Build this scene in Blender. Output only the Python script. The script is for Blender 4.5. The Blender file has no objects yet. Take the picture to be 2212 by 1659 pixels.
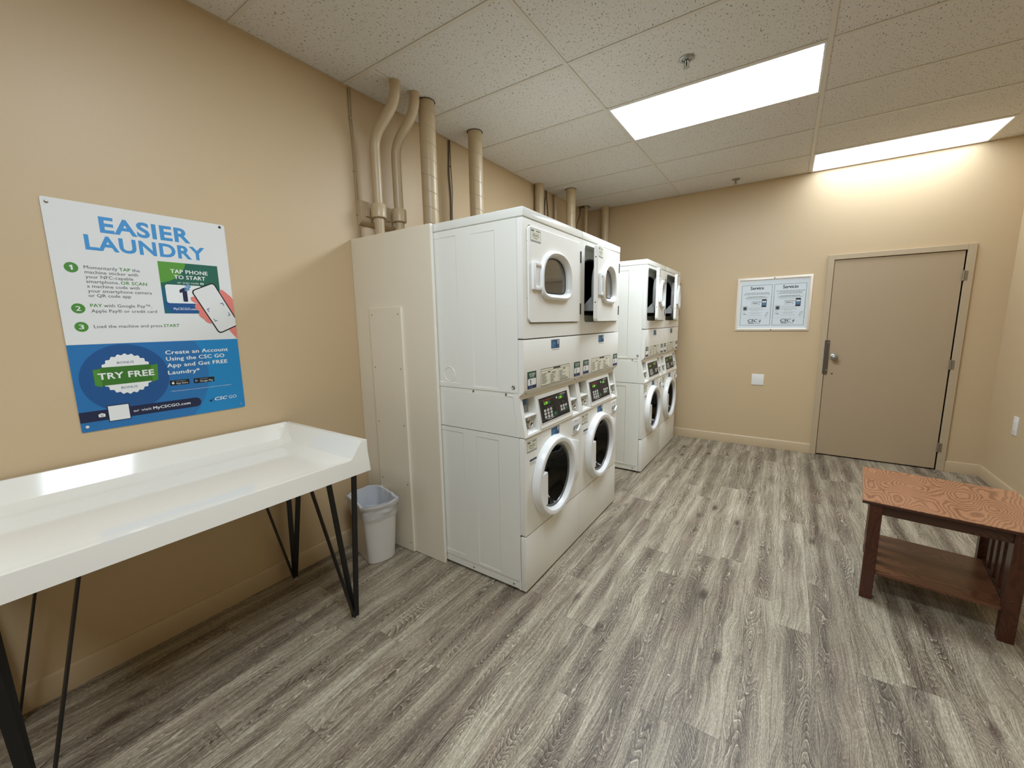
import bpy, bmesh, math, random
from mathutils import Vector, Matrix
from math import sin, cos, pi, radians as R

# ------------------------------------------------------------------ camera, world, exposure
S = bpy.context.scene
COL = S.collection
CAMP = (2.3194, 0.0, 1.4478)
YAW, PITCH, ROLL, FPX = 0.5938, -0.1522, -0.0165, 872.67
def make_camera():
    f = Vector((-sin(YAW)*cos(PITCH), cos(YAW)*cos(PITCH), sin(PITCH)))
    r = Vector((cos(YAW), sin(YAW), 0)); u = r.cross(f)
    r2 = r*cos(ROLL)+u*sin(ROLL); u2 = u*cos(ROLL)-r*sin(ROLL)
    cd = bpy.data.cameras.new('camera'); cd.sensor_width = 36; cd.lens = 36*FPX/2212
    cd.clip_start = .02; cd.clip_end = 60
    o = bpy.data.objects.new('camera', cd); COL.objects.link(o)
    m = Matrix((r2, u2, -f)).transposed().to_4x4(); m.translation = CAMP
    o.matrix_world = m; S.camera = o
make_camera()
w = bpy.data.worlds.new('world'); S.world = w; w.use_nodes = True
w.node_tree.nodes['Background'].inputs[0].default_value = (.02, .02, .02, 1)
w.node_tree.nodes['Background'].inputs[1].default_value = .3
S.view_settings.view_transform = 'Standard'; S.view_settings.look = 'None'
S.view_settings.gamma = 1; S.view_settings.use_curve_mapping = False
S.view_settings.exposure = 0.0
LAMP = 32.0           # radiance of the fluorescent diffusers
S.cycles.max_bounces = 7; S.cycles.diffuse_bounces = 5; S.cycles.glossy_bounces = 3
S.cycles.use_adaptive_sampling = True; S.cycles.adaptive_threshold = .06
S.cycles.caustics_reflective = False; S.cycles.caustics_refractive = False
S.cycles.transmission_bounces = 3; S.cycles.transparent_max_bounces = 6; S.cycles.use_denoising = True
S.cycles.sample_clamp_indirect = 6

# ------------------------------------------------------------------ room measures (metres)
H = 2.8724; YB = 5.2574; XR = 3.8707; YN = -3.4
GX0 = 1.1865; GY0 = 2.8833; T = .6096
XF = 1.2653; W = .6736; YA = 1.665; Y2 = 3.7279; HS = 1.979

# ------------------------------------------------------------------ materials
def srgb(r, g, b):
    f = lambda c: (c/255/12.92) if c/255 <= .04045 else ((c/255+.055)/1.055)**2.4
    return (f(r), f(g), f(b), 1)
def newmat(name):
    m = bpy.data.materials.new(name); m.use_nodes = True
    return m, m.node_tree, m.node_tree.nodes['Principled BSDF']
def simple(name, c, rough=.5, metal=0, coat=0, spec=.5, bump=0, bscale=200, var=0, trans=0, alpha=1, emit=None):
    m, nt, b = newmat(name)
    b.inputs['Base Color'].default_value = c; b.inputs['Roughness'].default_value = rough
    b.inputs['Metallic'].default_value = metal; b.inputs['Coat Weight'].default_value = coat
    b.inputs['Coat Roughness'].default_value = .08
    b.inputs['Specular IOR Level'].default_value = spec
    b.inputs['Transmission Weight'].default_value = trans; b.inputs['Alpha'].default_value = alpha
    if emit:
        b.inputs['Emission Color'].default_value = c; b.inputs['Emission Strength'].default_value = emit
    tc = nt.nodes.new('ShaderNodeTexCoord')
    if bump:
        n = nt.nodes.new('ShaderNodeTexNoise'); n.inputs['Scale'].default_value = bscale; n.inputs['Detail'].default_value = 3
        nt.links.new(tc.outputs['Object'], n.inputs['Vector'])
        bp = nt.nodes.new('ShaderNodeBump'); bp.inputs['Strength'].default_value = bump; bp.inputs['Distance'].default_value = .002
        nt.links.new(n.outputs['Fac'], bp.inputs['Height']); nt.links.new(bp.outputs['Normal'], b.inputs['Normal'])
    if var:
        n = nt.nodes.new('ShaderNodeTexNoise'); n.inputs['Scale'].default_value = 2.3; n.inputs['Detail'].default_value = 5
        nt.links.new(tc.outputs['Object'], n.inputs['Vector'])
        mx = nt.nodes.new('ShaderNodeMixRGB'); mx.inputs[1].default_value = c
        mx.inputs[2].default_value = (c[0]*(1-var), c[1]*(1-var), c[2]*(1-var*1.1), 1)
        nt.links.new(n.outputs['Fac'], mx.inputs[0]); nt.links.new(mx.outputs[0], b.inputs['Base Color'])
    return m
class NG:                                   # tiny node-graph helper
    def __init__(s, nt): s.nt = nt
    def n(s, t, **kw):
        x = s.nt.nodes.new(t)
        for k, v in kw.items(): setattr(x, k, v)
        return x
    def set(s, sock, v):
        if hasattr(v, 'is_output') or isinstance(v, bpy.types.NodeSocket): s.nt.links.new(v, sock)
        else: sock.default_value = v
    def math(s, op, a, b=None, c=None, clamp=False):
        x = s.n('ShaderNodeMath', operation=op); x.use_clamp = clamp
        s.set(x.inputs[0], a)
        if b is not None: s.set(x.inputs[1], b)
        if c is not None: s.set(x.inputs[2], c)
        return x.outputs[0]
    def comb(s, a, b, c=0.):
        x = s.n('ShaderNodeCombineXYZ')
        for i, v in enumerate((a, b, c)): s.set(x.inputs[i], v)
        return x.outputs[0]
    def noise(s, vec, scale=1., detail=2., rough=.5, dist=0.):
        x = s.n('ShaderNodeTexNoise'); s.set(x.inputs['Vector'], vec)
        x.inputs['Scale'].default_value = scale; x.inputs['Detail'].default_value = detail
        x.inputs['Roughness'].default_value = rough; x.inputs['Distortion'].default_value = dist
        return x.outputs['Fac']
    def white(s, vec):
        x = s.n('ShaderNodeTexWhiteNoise'); x.noise_dimensions = '3D'; s.set(x.inputs['Vector'], vec); return x.outputs['Value']
    def smooth(s, v, a, b, lo=0., hi=1.):
        x = s.n('ShaderNodeMapRange', interpolation_type='SMOOTHSTEP'); s.set(x.inputs[0], v)
        for i, q in enumerate((a, b, lo, hi)): s.set(x.inputs[i+1], q)
        return x.outputs[0]
    def mix(s, f, a, b, mode='MIX'):
        x = s.n('ShaderNodeMixRGB', blend_type=mode); s.set(x.inputs[0], f); s.set(x.inputs[1], a); s.set(x.inputs[2], b); return x.outputs[0]
    def ramp(s, v, stops):
        x = s.n('ShaderNodeValToRGB'); e = x.color_ramp.elements
        while len(e) < len(stops): e.new(.5)
        for i, (p, c) in enumerate(stops): e[i].position = p; e[i].color = c
        s.set(x.inputs[0], v); return x.outputs[0]
    def sep(s, vec):
        x = s.n('ShaderNodeSeparateXYZ'); s.set(x.inputs[0], vec); return x.outputs

def floor_mat():
    m, nt, b = newmat('vinyl_plank'); g = NG(nt)
    tc = g.n('ShaderNodeTexCoord'); X, Y, Z = g.sep(tc.outputs['Object'])
    PW, PL = .1424, 1.22
    u = g.math('DIVIDE', g.math('SUBTRACT', X, 1.662), PW)
    ix = g.math('FLOOR', u); fu = g.math('FRACT', u)
    off = g.math('MULTIPLY', g.white(g.comb(ix, 3.7, 1.1)), 7.3)
    v = g.math('ADD', g.math('DIVIDE', Y, PL), off)
    iy = g.math('FLOOR', v); fv = g.math('FRACT', v)
    pid = g.white(g.comb(ix, iy, .5)); pid2 = g.white(g.comb(iy, ix, 9.5))
    # plank-local coordinates, shifted per plank
    ox = g.math('MULTIPLY_ADD', pid, 37., X); oy = g.math('MULTIPLY_ADD', pid2, 53., Y)
    # warp so the grain wanders
    wn = g.noise(g.comb(g.math('MULTIPLY', ox, 5.), g.math('MULTIPLY', oy, 2.2), pid), 1., 2.)
    wn2 = g.noise(g.comb(g.math('MULTIPLY', ox, 46.), g.math('MULTIPLY', oy, 20.), pid2), 1., 2.)
    # knots: the growth field is pushed up around them so the rings close on them
    kv = g.n('ShaderNodeTexVoronoi'); kv.feature = 'F1'
    g.set(kv.inputs['Vector'], g.comb(g.math('MULTIPLY', ox, 5.2), g.math('MULTIPLY', oy, 2.3), pid))
    kv.inputs['Scale'].default_value = 1.
    kd = g.math('MULTIPLY_ADD', g.math('SUBTRACT', wn2, .5), .06, kv.outputs['Distance'])
    knot = g.smooth(kd, .03, .24, 1., 0.)
    # growth field: its contours give the cathedral and knot rings
    fld = g.noise(g.comb(g.math('MULTIPLY', ox, 10.5), g.math('MULTIPLY', oy, 1.5), 0.), 1., 1., .4)
    fld = g.math('MULTIPLY_ADD', g.math('SUBTRACT', wn2, .5), .026, fld)
    fld = g.math('MULTIPLY_ADD', knot, .13, fld)
    ph = g.math('FRACT', g.math('MULTIPLY', fld, 44.))
    # straight grain: long fine ribs
    sg = g.noise(g.comb(g.math('MULTIPLY', g.math('MULTIPLY_ADD', g.math('SUBTRACT', wn, .5), .12, ox), 240.), g.math('MULTIPLY', oy, 3.2), pid), 1., 2., .6)
    msk = g.smooth(g.noise(g.comb(g.math('MULTIPLY', ox, 9.), g.math('MULTIPLY', oy, 1.6), 4.4), 1., 1.), .36, .50)
    msk = g.math('MAXIMUM', msk, g.smooth(kd, .16, .36, 1., 0.))
    cw = g.smooth(g.math('ABSOLUTE', g.math('SUBTRACT', fu, g.math('MULTIPLY_ADD', g.math('SUBTRACT', wn, .5), .5, g.math('MULTIPLY_ADD', pid2, .4, .3)))), .04, .42)
    msk = g.math('MULTIPLY', msk, g.math('MULTIPLY_ADD', cw, -.75, 1.))
    ringl = g.math('MULTIPLY', g.smooth(ph, .02, .12), g.smooth(ph, .14, .24, 1., 0.))     # pale limed line
    ringd = g.math('MULTIPLY', g.smooth(ph, .20, .30), g.smooth(ph, .30, .75, 1., 0.))     # darker beside it
    brk = g.smooth(g.noise(g.comb(g.math('MULTIPLY', ox, 60.), g.math('MULTIPLY', oy, 14.), 2.), 1., 2.), .36, .56)
    pores = g.noise(g.comb(g.math('MULTIPLY', ox, 460.), g.math('MULTIPLY', oy, 70.), pid), 1., 2., .6)
    fleck = g.noise(g.comb(g.math('MULTIPLY', ox, 330.), g.math('MULTIPLY', oy, 105.), pid2), 1., 1., .5)
    dash = g.smooth(fleck, .60, .70)
    broad = g.noise(g.comb(g.math('MULTIPLY', ox, 20.), g.math('MULTIPLY', oy, .9), 1.), 1., 3., .55)
    patch = g.noise(g.comb(g.math('MULTIPLY', ox, 9.), g.math('MULTIPLY', oy, 2.4), 6.), 1., 2., .5)
    val = g.math('MULTIPLY_ADD', g.math('SUBTRACT', broad, .5), .60, .49)
    val = g.math('MULTIPLY_ADD', g.math('SUBTRACT', cw, .5), .13, val)
    val = g.math('MULTIPLY_ADD', g.math('SUBTRACT', patch, .5), .40, val)
    val = g.math('MULTIPLY_ADD', g.math('SUBTRACT', pores, .5), .75, val)
    val = g.math('MULTIPLY_ADD', g.math('SUBTRACT', sg, .5), .85, val)
    val = g.math('MULTIPLY_ADD', dash, .16, val)
    val = g.math('MULTIPLY_ADD', g.math('SUBTRACT', pid, .5), .14, val)
    val = g.math('MULTIPLY_ADD', g.math('MULTIPLY', g.math('MULTIPLY', ringl, msk), brk), .40, val)
    val = g.math('MULTIPLY_ADD', g.math('MULTIPLY', ringd, msk), -.22, val)
    val = g.math('MULTIPLY_ADD', msk, -.05, val)
    val = g.math('MULTIPLY_ADD', g.smooth(kd, .02, .16, 1., 0.), -.38, val)
    col = g.ramp(val, [(.04, srgb(72, 61, 49)), (.34, srgb(116, 104, 88)), (.56, srgb(154, 143, 122)), (.80, srgb(190, 180, 158)), (1., srgb(218, 210, 188))])
    tint = g.noise(g.comb(g.math('MULTIPLY', ox, 5.), g.math('MULTIPLY', oy, 3.), 7.), 1., 2.)
    col = g.mix(g.smooth(tint, .5, .75, 0., .16), col, srgb(160, 132, 116), 'MULTIPLY' if 0 else 'MIX')
    eu = g.math('MULTIPLY', g.math('MINIMUM', fu, g.math('SUBTRACT', 1., fu)), PW)
    ev = g.math('MULTIPLY', g.math('MINIMUM', fv, g.math('SUBTRACT', 1., fv)), PL)
    seam = g.smooth(g.math('MINIMUM', eu, ev), .0003, .0014, .62, 0.)
    col = g.mix(seam, col, srgb(70, 58, 48))
    nt.links.new(col, b.inputs['Base Color'])
    g.set(b.inputs['Roughness'], g.math('MULTIPLY_ADD', pores, -.2, .56))
    b.inputs['Specular IOR Level'].default_value = .4
    bp = g.n('ShaderNodeBump'); bp.inputs['Strength'].default_value = .12; bp.inputs['Distance'].default_value = .001
    g.set(bp.inputs['Height'], g.math('SUBTRACT', val, seam)); nt.links.new(bp.outputs['Normal'], b.inputs['Normal'])
    return m

def ceiling_mat():
    m, nt, b = newmat('fissured_ceiling_tile'); g = NG(nt)
    tc = g.n('ShaderNodeTexCoord'); X, Y, Z = g.sep(tc.outputs['Object'])
    cid = g.white(g.comb(g.math('FLOOR', g.math('DIVIDE', g.math('SUBTRACT', X, GX0), 2*T)), g.math('FLOOR', g.math('DIVIDE', g.math('SUBTRACT', Y, GY0), T)), 2.))
    ox = g.math('MULTIPLY_ADD', cid, 11., X); oy = g.math('MULTIPLY_ADD', cid, 17., Y)
    d = g.noise(g.comb(g.math('MULTIPLY', ox, 150.), g.math('MULTIPLY', oy, 62.), 0.), 1., 1.5, .5, .4)
    fis = g.smooth(d, .635, .68)
    p = g.noise(g.comb(g.math('MULTIPLY', ox, 260.), g.math('MULTIPLY', oy, 260.), 3.), 1., 2.)
    pin = g.smooth(p, .60, .72)
    base = g.mix(g.math('MULTIPLY', pin, .30), srgb(216, 211, 202), srgb(158, 152, 142))
    col = g.mix(g.math('MULTIPLY', fis, .72), base, srgb(84, 78, 70))
    nt.links.new(col, b.inputs['Base Color']); b.inputs['Roughness'].default_value = .95
    b.inputs['Specular IOR Level'].default_value = .1
    bp = g.n('ShaderNodeBump'); bp.inputs['Strength'].default_value = .5; bp.inputs['Distance'].default_value = .002; bp.invert = True
    g.set(bp.inputs['Height'], g.math('MAXIMUM', fis, g.math('MULTIPLY', pin, .5))); nt.links.new(bp.outputs['Normal'], b.inputs['Normal'])
    return m

def oak_mat(name, axis, c0, c1, c2, rough=.3):
    m, nt, b = newmat(name); g = NG(nt)
    tc = g.n('ShaderNodeTexCoord'); X, Y, Z = g.sep(tc.outputs['Object'])
    a, c, e = {'x': (X, Y, Z), 'y': (Y, X, Z), 'z': (Z, X, Y)}[axis]       # a runs along the grain
    c2_ = g.math('ADD', c, g.math('MULTIPLY', e, 1.3))
    w2 = g.noise(g.comb(g.math('MULTIPLY', a, 16.), g.math('MULTIPLY', c2_, 34.), 0.), 1., 2.)
    f = g.noise(g.comb(g.math('MULTIPLY', a, 2.3), g.math('MULTIPLY', c2_, 5.2), 5.3), 1., 1.)
    f = g.math('MULTIPLY_ADD', g.math('SUBTRACT', w2, .5), .035, f)
    ph = g.math('FRACT', g.math('MULTIPLY', f, 32.))
    line = g.math('MULTIPLY', g.smooth(ph, .0, .5), g.smooth(ph, .55, .80, 1., 0.))
    po = g.noise(g.comb(g.math('MULTIPLY', a, 40.), g.math('MULTIPLY', c2_, 420.), 0.), 1., 2., .6)
    v = g.math('MULTIPLY_ADD', line, -.42, .66); v = g.math('MULTIPLY_ADD', g.math('SUBTRACT', po, .5), .30, v)
    br = g.noise(g.comb(g.math('MULTIPLY', a, 2.), g.math('MULTIPLY', c2_, 6.), 8.), 1., 2.)
    v = g.math('MULTIPLY_ADD', g.math('SUBTRACT', br, .5), .5, v)
    nt.links.new(g.ramp(v, [(.05, c0), (.5, c1), (.95, c2)]), b.inputs['Base Color'])
    b.inputs['Roughness'].default_value = rough; b.inputs['Coat Weight'].default_value = .15; b.inputs['Coat Roughness'].default_value = .25
    return m

def lamp_mat(k=1.):
    m, nt, b = newmat('lamp_diffuser'); g = NG(nt)
    tc = g.n('ShaderNodeTexCoord'); X, Y, Z = g.sep(tc.outputs['Object'])     # object origin = panel centre
    ex = g.smooth(g.math('ABSOLUTE', X), .50, .60, 1., .22)                    # tubes stop short of the panel ends
    ey = g.smooth(g.math('ABSOLUTE', Y), .20, .31, 1., .55)
    em = g.n('ShaderNodeEmission'); em.inputs['Color'].default_value = (.86, .97, 1.10, 1)
    g.set(em.inputs['Strength'], g.math('MULTIPLY', g.math('MULTIPLY', ex, ey), LAMP*k))
    nt.links.new(em.outputs[0], nt.nodes['Material Output'].inputs['Surface'])
    return m

WALLC = srgb(206, 182, 145)
M = {}
M['wall'] = simple('tan_wall_paint', WALLC, .42, bump=.12, bscale=320, var=.05, spec=.35)
M['trim'] = simple('tan_trim_paint', srgb(195, 173, 138), .38, bump=.05, bscale=60)
M['door'] = simple('taupe_door_paint', srgb(180, 159, 129), .42, bump=.06, bscale=180, var=.05)
M['frame_paint'] = simple('taupe_frame_paint', srgb(187, 168, 138), .4)
M['floor'] = floor_mat(); M['ceil'] = ceiling_mat(); M['lamp'] = lamp_mat(); M['lampdim'] = lamp_mat(.27); M['lampmid'] = lamp_mat(.57); M['lamplow'] = lamp_mat(.46)
M['grid'] = simple('ceiling_grid_enamel', srgb(208, 200, 186), .5)
M['lampframe'] = simple('white_lamp_enamel', srgb(225, 225, 220), .4)
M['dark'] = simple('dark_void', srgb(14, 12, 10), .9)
M['appl'] = simple('white_appliance_enamel', srgb(236, 236, 226), .36, bump=.10, bscale=600, coat=.1)
M['applf'] = simple('cream_appliance_front', srgb(238, 237, 228), .38, bump=.08, bscale=600, coat=.1)
M['plastic'] = simple('white_plastic', srgb(234, 235, 232), .3)
M['lid'] = simple('white_lid_enamel', srgb(232, 233, 224), .18, coat=.4)
M['black'] = simple('black_plastic', srgb(10, 9, 8), .3, spec=.3)
M['blackgloss'] = simple('black_glass_bowl', srgb(6, 6, 6), .05, spec=.3)
M['drum'] = simple('dark_drum', srgb(12, 13, 12), .6)
M['greypl'] = simple('grey_plastic', srgb(146, 146, 142), .4)
M['gasket'] = simple('grey_gasket', srgb(95, 97, 98), .28)
M['chrome'] = simple('chrome', srgb(215, 215, 210), .12, metal=1)
M['steel'] = simple('brushed_steel', srgb(168, 168, 162), .34, metal=1)
M['plate'] = simple('grey_coin_plate', srgb(132, 134, 132), .4)
M['hinge_dark'] = simple('dark_hinge', srgb(62, 60, 52), .4, metal=.6)
M['hinge'] = simple('worn_hinge_steel', srgb(150, 140, 122), .42, metal=.7)
M['latch'] = simple('bronze_latch_guard', srgb(92, 80, 68), .45, metal=.3)
M['glass'] = simple('smoked_door_glass', srgb(70, 66, 56), .04, trans=0, coat=.5, spec=.8)
M['gloss_cream'] = simple('cream_gelcoat', srgb(240, 237, 226), .08, coat=.3, bump=.02, bscale=25)
M['blackmetal'] = simple('black_painted_steel', srgb(14, 14, 14), .45)
M['glide'] = simple('grey_glide', srgb(150, 142, 130), .5)
M['panel'] = simple('cream_melamine', srgb(232, 223, 202), .42, bump=.04, bscale=300)
M['paneledge'] = simple('cream_edge_band', srgb(240, 234, 220), .4)
M['screw'] = simple('screw_steel', srgb(140, 132, 118), .35, metal=.8)
M['pipe'] = simple('tan_painted_pipe', srgb(196, 175, 140), .33, bump=.05, bscale=120, var=.06)
M['cable'] = simple('tan_painted_cable', srgb(176, 156, 124), .5)
M['cabledark'] = simple('grey_cable', srgb(98, 88, 68), .5)
M['binwhite'] = simple('white_bin_plastic', srgb(226, 224, 220), .38)
M['bagwhite'] = simple('translucent_white_bag', srgb(225, 226, 228), .3, alpha=.42, bump=.6, bscale=30)
M['bagin'] = simple('white_bag_lining', srgb(200, 204, 210), .38, bump=.8, bscale=22)
M['paper'] = simple('white_paper', srgb(226, 226, 221), .5)
M['sheet'] = simple('white_sheet_print', srgb(216, 224, 226), .35)
M['snap'] = simple('cream_snap_frame', srgb(234, 224, 208), .25, coat=.2)
M['coverplate'] = simple('white_cover_plate', srgb(232, 230, 224), .35)
M['oak_top'] = oak_mat('oak_table_top', 'y', srgb(104, 64, 40), srgb(160, 110, 76), srgb(180, 132, 96), .28)
M['oak_shelf_shaded'] = oak_mat('oak_shelf_shaded', 'x', srgb(80, 47, 29), srgb(114, 72, 46), srgb(132, 88, 58), .32)  # table oak darkened, shade under the top put into its colour
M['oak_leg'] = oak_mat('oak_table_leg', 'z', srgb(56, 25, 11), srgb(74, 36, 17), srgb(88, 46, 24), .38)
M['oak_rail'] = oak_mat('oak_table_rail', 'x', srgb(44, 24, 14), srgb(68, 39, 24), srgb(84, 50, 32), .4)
def ink(n, r, g, b, rough=.45): M[n] = simple('ink_'+n, srgb(r, g, b), rough)
ink('navy', 20, 32, 66); ink('text', 52, 54, 60); ink('title', 64, 146, 204); ink('green', 74, 138, 52); ink('dkgreen', 28, 98, 78)
ink('teal', 12, 96, 118); ink('blue1', 22, 132, 190); ink('blue2', 34, 112, 172); ink('blue3', 22, 82, 140); ink('white', 234, 236, 232)
ink('peach', 226, 128, 118); ink('black', 16, 17, 20); ink('lightblue', 96, 146, 186); ink('grass', 88, 152, 52); ink('dkgrass', 56, 116, 38)
ink('stblue', 40, 82, 116); ink('grey', 110, 112, 108); ink('ltgrey', 168, 170, 164); ink('red', 176, 42, 36); ink('tagcream', 226, 224, 202)
ink('bluetape', 46, 96, 158); ink('key', 214, 214, 206); ink('keygreen', 40, 122, 92); ink('sticker_green', 34, 84, 58); ink('sticker_navy', 28, 46, 84)
ink('slate', 70, 96, 128); ink('line', 70, 72, 66)
M['lcd'] = simple('green_led_digits', srgb(150, 220, 40), .4, emit=.8)

# ------------------------------------------------------------------ mesh builder
class MB:
    def __init__(s, off=(0, 0, 0)):
        s.bm = bmesh.new(); s.mats = []; s.off = Vector(off)
    def mi(s, m):
        m = M[m] if isinstance(m, str) else m
        if m not in s.mats: s.mats.append(m)
        return s.mats.index(m)
    def v(s, p): return s.bm.verts.new(Vector(p)+s.off)
    def face(s, pts, mat, smooth=False):
        try: f = s.bm.faces.new([s.v(p) for p in pts])
        except ValueError: return
        f.material_index = s.mi(mat); f.smooth = smooth; return f
    def box(s, a, b, mat, bev=0, seg=2, mtx=None):
        t = bmesh.new(); bmesh.ops.create_cube(t, size=1)
        for q in t.verts: q.co = Vector([(a[i]+b[i])/2+q.co[i]*(b[i]-a[i]) for i in range(3)])
        if bev: bmesh.ops.bevel(t, geom=t.edges[:], offset=bev, segments=seg, affect='EDGES', profile=.6)
        s.merge(t, mat, mtx, bev > 0); t.free()
    def merge(s, t, mat, mtx=None, smooth=False):
        i = s.mi(mat); mp = {}
        for q in t.verts: mp[q] = s.v((mtx @ q.co) if mtx else q.co)
        for f in t.faces:
            try: nf = s.bm.faces.new([mp[q] for q in f.verts])
            except ValueError: continue
            nf.material_index = i; nf.smooth = smooth
    def loft(s, loops, mat, close=True, caps=(False, False), smooth=True):
        i = s.mi(mat); rows = [[s.v(p) for p in L] for L in loops]; n = len(rows[0])
        for a, b in zip(rows, rows[1:]):
            for k in range(n if close else n-1):
                try: f = s.bm.faces.new((a[k], a[(k+1) % n], b[(k+1) % n], b[k]))
                except ValueError: continue
                f.material_index = i; f.smooth = smooth
        for c, r in zip(caps, (rows[0][::-1], rows[-1])):
            if c:
                f = s.bm.faces.new(r); f.material_index = i
    def cyl(s, p0, p1, r, mat, n=24, r1=None, caps=True):
        p0, p1 = Vector(p0), Vector(p1); d = (p1-p0).normalized()
        a = d.orthogonal().normalized(); b = d.cross(a); r1 = r if r1 is None else r1
        L = [[p+(a*cos(t)+b*sin(t))*q for t in [2*pi*k/n for k in range(n)]] for p, q in ((p0, r), (p1, r1))]
        s.loft(L, mat, caps=(caps, caps))
    def lathe(s, c, axis, prof, mat, n=32, caps=(False, False)):
        c = Vector(c); d = Vector(axis).normalized(); a = d.orthogonal().normalized(); b = d.cross(a)
        s.loft([[c+d*h+(a*cos(2*pi*k/n)+b*sin(2*pi*k/n))*r for k in range(n)] for r, h in prof], mat, caps=caps)
    def tube(s, path, r, mat, n=16, caps=True):
        P = [Vector(p) for p in path]; up = None; loops = []
        for i, p in enumerate(P):
            d = ((P[min(i+1, len(P)-1)]-p).normalized()+(p-P[max(i-1, 0)]).normalized()).normalized()
            if up is None: up = d.orthogonal().normalized()
            up = (up-d*up.dot(d)).normalized(); b = d.cross(up)
            rr = r[i] if isinstance(r, (list, tuple)) else r
            loops.append([p+(up*cos(2*pi*k/n)+b*sin(2*pi*k/n))*rr for k in range(n)])
        s.loft(loops, mat, caps=(caps, caps))
    def bar(s, p0, p1, wd, wdt, th, mat):
        p0, p1 = Vector(p0), Vector(p1); d = (p1-p0).normalized(); a = Vector(wd); a = (a-d*a.dot(d)).normalized(); b = d.cross(a)
        L = [[p+a*x*wdt/2+b*y*th/2 for x, y in ((-1, -1), (1, -1), (1, 1), (-1, 1))] for p in (p0, p1)]
        s.loft(L, mat, caps=(True, True), smooth=False)
    def prism(s, poly, a, b, axis, mat, smooth=False):
        # poly in the two other axes, extruded from a to b along axis
        def P(q, h):
            return {'x': (h, q[0], q[1]), 'y': (q[0], h, q[1]), 'z': (q[0], q[1], h)}[axis]
        s.loft([[P(q, a) for q in poly], [P(q, b) for q in poly]], mat, caps=(True, True), smooth=smooth)
    def plate_hole(s, outer, inner, x0, x1, mat):
        # plate in the u-z plane with a hole; x0 back, x1 front
        for x in (x0, x1):
            t = bmesh.new(); es = []
            for L in (outer, inner):
                vs = [t.verts.new((x, p[0], p[1])) for p in L]
                es += [t.edges.new((vs[i], vs[(i+1) % len(vs)])) for i in range(len(vs))]
            bmesh.ops.triangle_fill(t, edges=es, use_beauty=True, use_dissolve=False)
            s.merge(t, mat); t.free()
        for L in (outer, inner):
            s.loft([[(x0, p[0], p[1]) for p in L], [(x1, p[0], p[1]) for p in L]], mat)
    def height(s, us, vs, fn, mat, smooth=False):
        i = s.mi(mat); g = [[s.v(fn(u, v)) for u in us] for v in vs]
        for a in range(len(vs)-1):
            for b in range(len(us)-1):
                f = s.bm.faces.new((g[a][b], g[a][b+1], g[a+1][b+1], g[a+1][b])); f.material_index = i; f.smooth = smooth
    # ---- flat printing: (a, b) on a plane, layer lifts by .25 mm
    def plane(s, O, U, V, N, lift=.00025):
        s.pO, s.pU, s.pV, s.pN, s.lift = Vector(O), Vector(U), Vector(V), Vector(N), lift
    def pt(s, a, b, l): return s.pO+s.pU*a+s.pV*b+s.pN*(s.lift*l)
    def poly(s, pts, mat, l=1):
        if len(pts) >= 3: s.face([s.pt(a, b, l) for a, b in pts], mat)
    def rect(s, a0, b0, a1, b1, mat, l=1, r=0):
        s.poly(rrect(a0, b0, a1, b1, r) if r else [(a0, b0), (a1, b0), (a1, b1), (a0, b1)], mat, l)
    def outline(s, a0, b0, a1, b1, t, mat, l=1):
        for q in ((a0, b0, a1, b0+t), (a0, b1-t, a1, b1), (a0, b0, a0+t, b1), (a1-t, b0, a1, b1)): s.rect(*q, mat, l)
    def disc(s, a, b, r, mat, l=1, n=32): s.poly([(a+r*cos(2*pi*k/n), b+r*sin(2*pi*k/n)) for k in range(n)], mat, l)
    def text(s, txt, a0, b, a1, h, mat, l=2, bold=0., shear=0., fit=True):
        vs, fs, x0, x1 = glyphs(txt, bold, shear); k = h/.70; d = bold*k
        sx = (a1-a0)/(x1-x0) if fit else k
        i = s.mi(mat)
        for j, (ex, ey) in enumerate(((0, 0), (-d, 0), (d, 0), (0, -d*.5), (0, d*.5)) if 0 < bold < .037 else ((0, 0),)):
            V = [s.v(s.pt(a0+(x-x0)*sx+ex, b+y*k+ey, l+j*.12)) for x, y in vs]
            for f in fs:
                try: nf = s.bm.faces.new([V[q] for q in f])
                except ValueError: continue
                nf.material_index = i
    def done(s, name, parent=None, loc=None, auto=35):
        bmesh.ops.recalc_face_normals(s.bm, faces=s.bm.faces[:]) if auto != 'raw' else None
        me = bpy.data.meshes.new(name); s.bm.to_mesh(me); s.bm.free()
        for m in s.mats: me.materials.append(m)
        if auto != 'raw': me.set_sharp_from_angle(angle=R(auto))
        return link(name, me, parent, loc)
def link(name, me, parent=None, loc=None):
    o = bpy.data.objects.new(name, me); COL.objects.link(o)
    if parent is not None: o.parent = parent
    if loc is not None: o.location = loc
    return o
_gc = {}
def glyphs(txt, bold, shear):
    k = (txt, bold, shear)
    if txt == '1':                       # numeral with a flag
        return ([(.16, 0), (.33, 0), (.33, .7), (.20, .7), (.02, .59), (.02, .45), (.16, .52)], [[0, 1, 2, 3, 4, 5, 6]], .02, .33)
    if k not in _gc:
        c = bpy.data.curves.new('lettering', 'FONT'); c.body = txt; c.offset = bold*.7 if bold > .037 else 0; c.resolution_u = 2; c.shear = shear; c.space_character = 1+bold*1.6; c.resolution_u = 4 if bold > .03 else 2
        o = bpy.data.objects.new('lettering', c); me = bpy.data.meshes.new_from_object(o)
        vs = [(q.co.x, q.co.y) for q in me.vertices]; fs = [list(p.vertices) for p in me.polygons]
        _gc[k] = (vs, fs, min(p[0] for p in vs), max(p[0] for p in vs))
        bpy.data.objects.remove(o); bpy.data.meshes.remove(me); bpy.data.curves.remove(c)
    return _gc[k]
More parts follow.
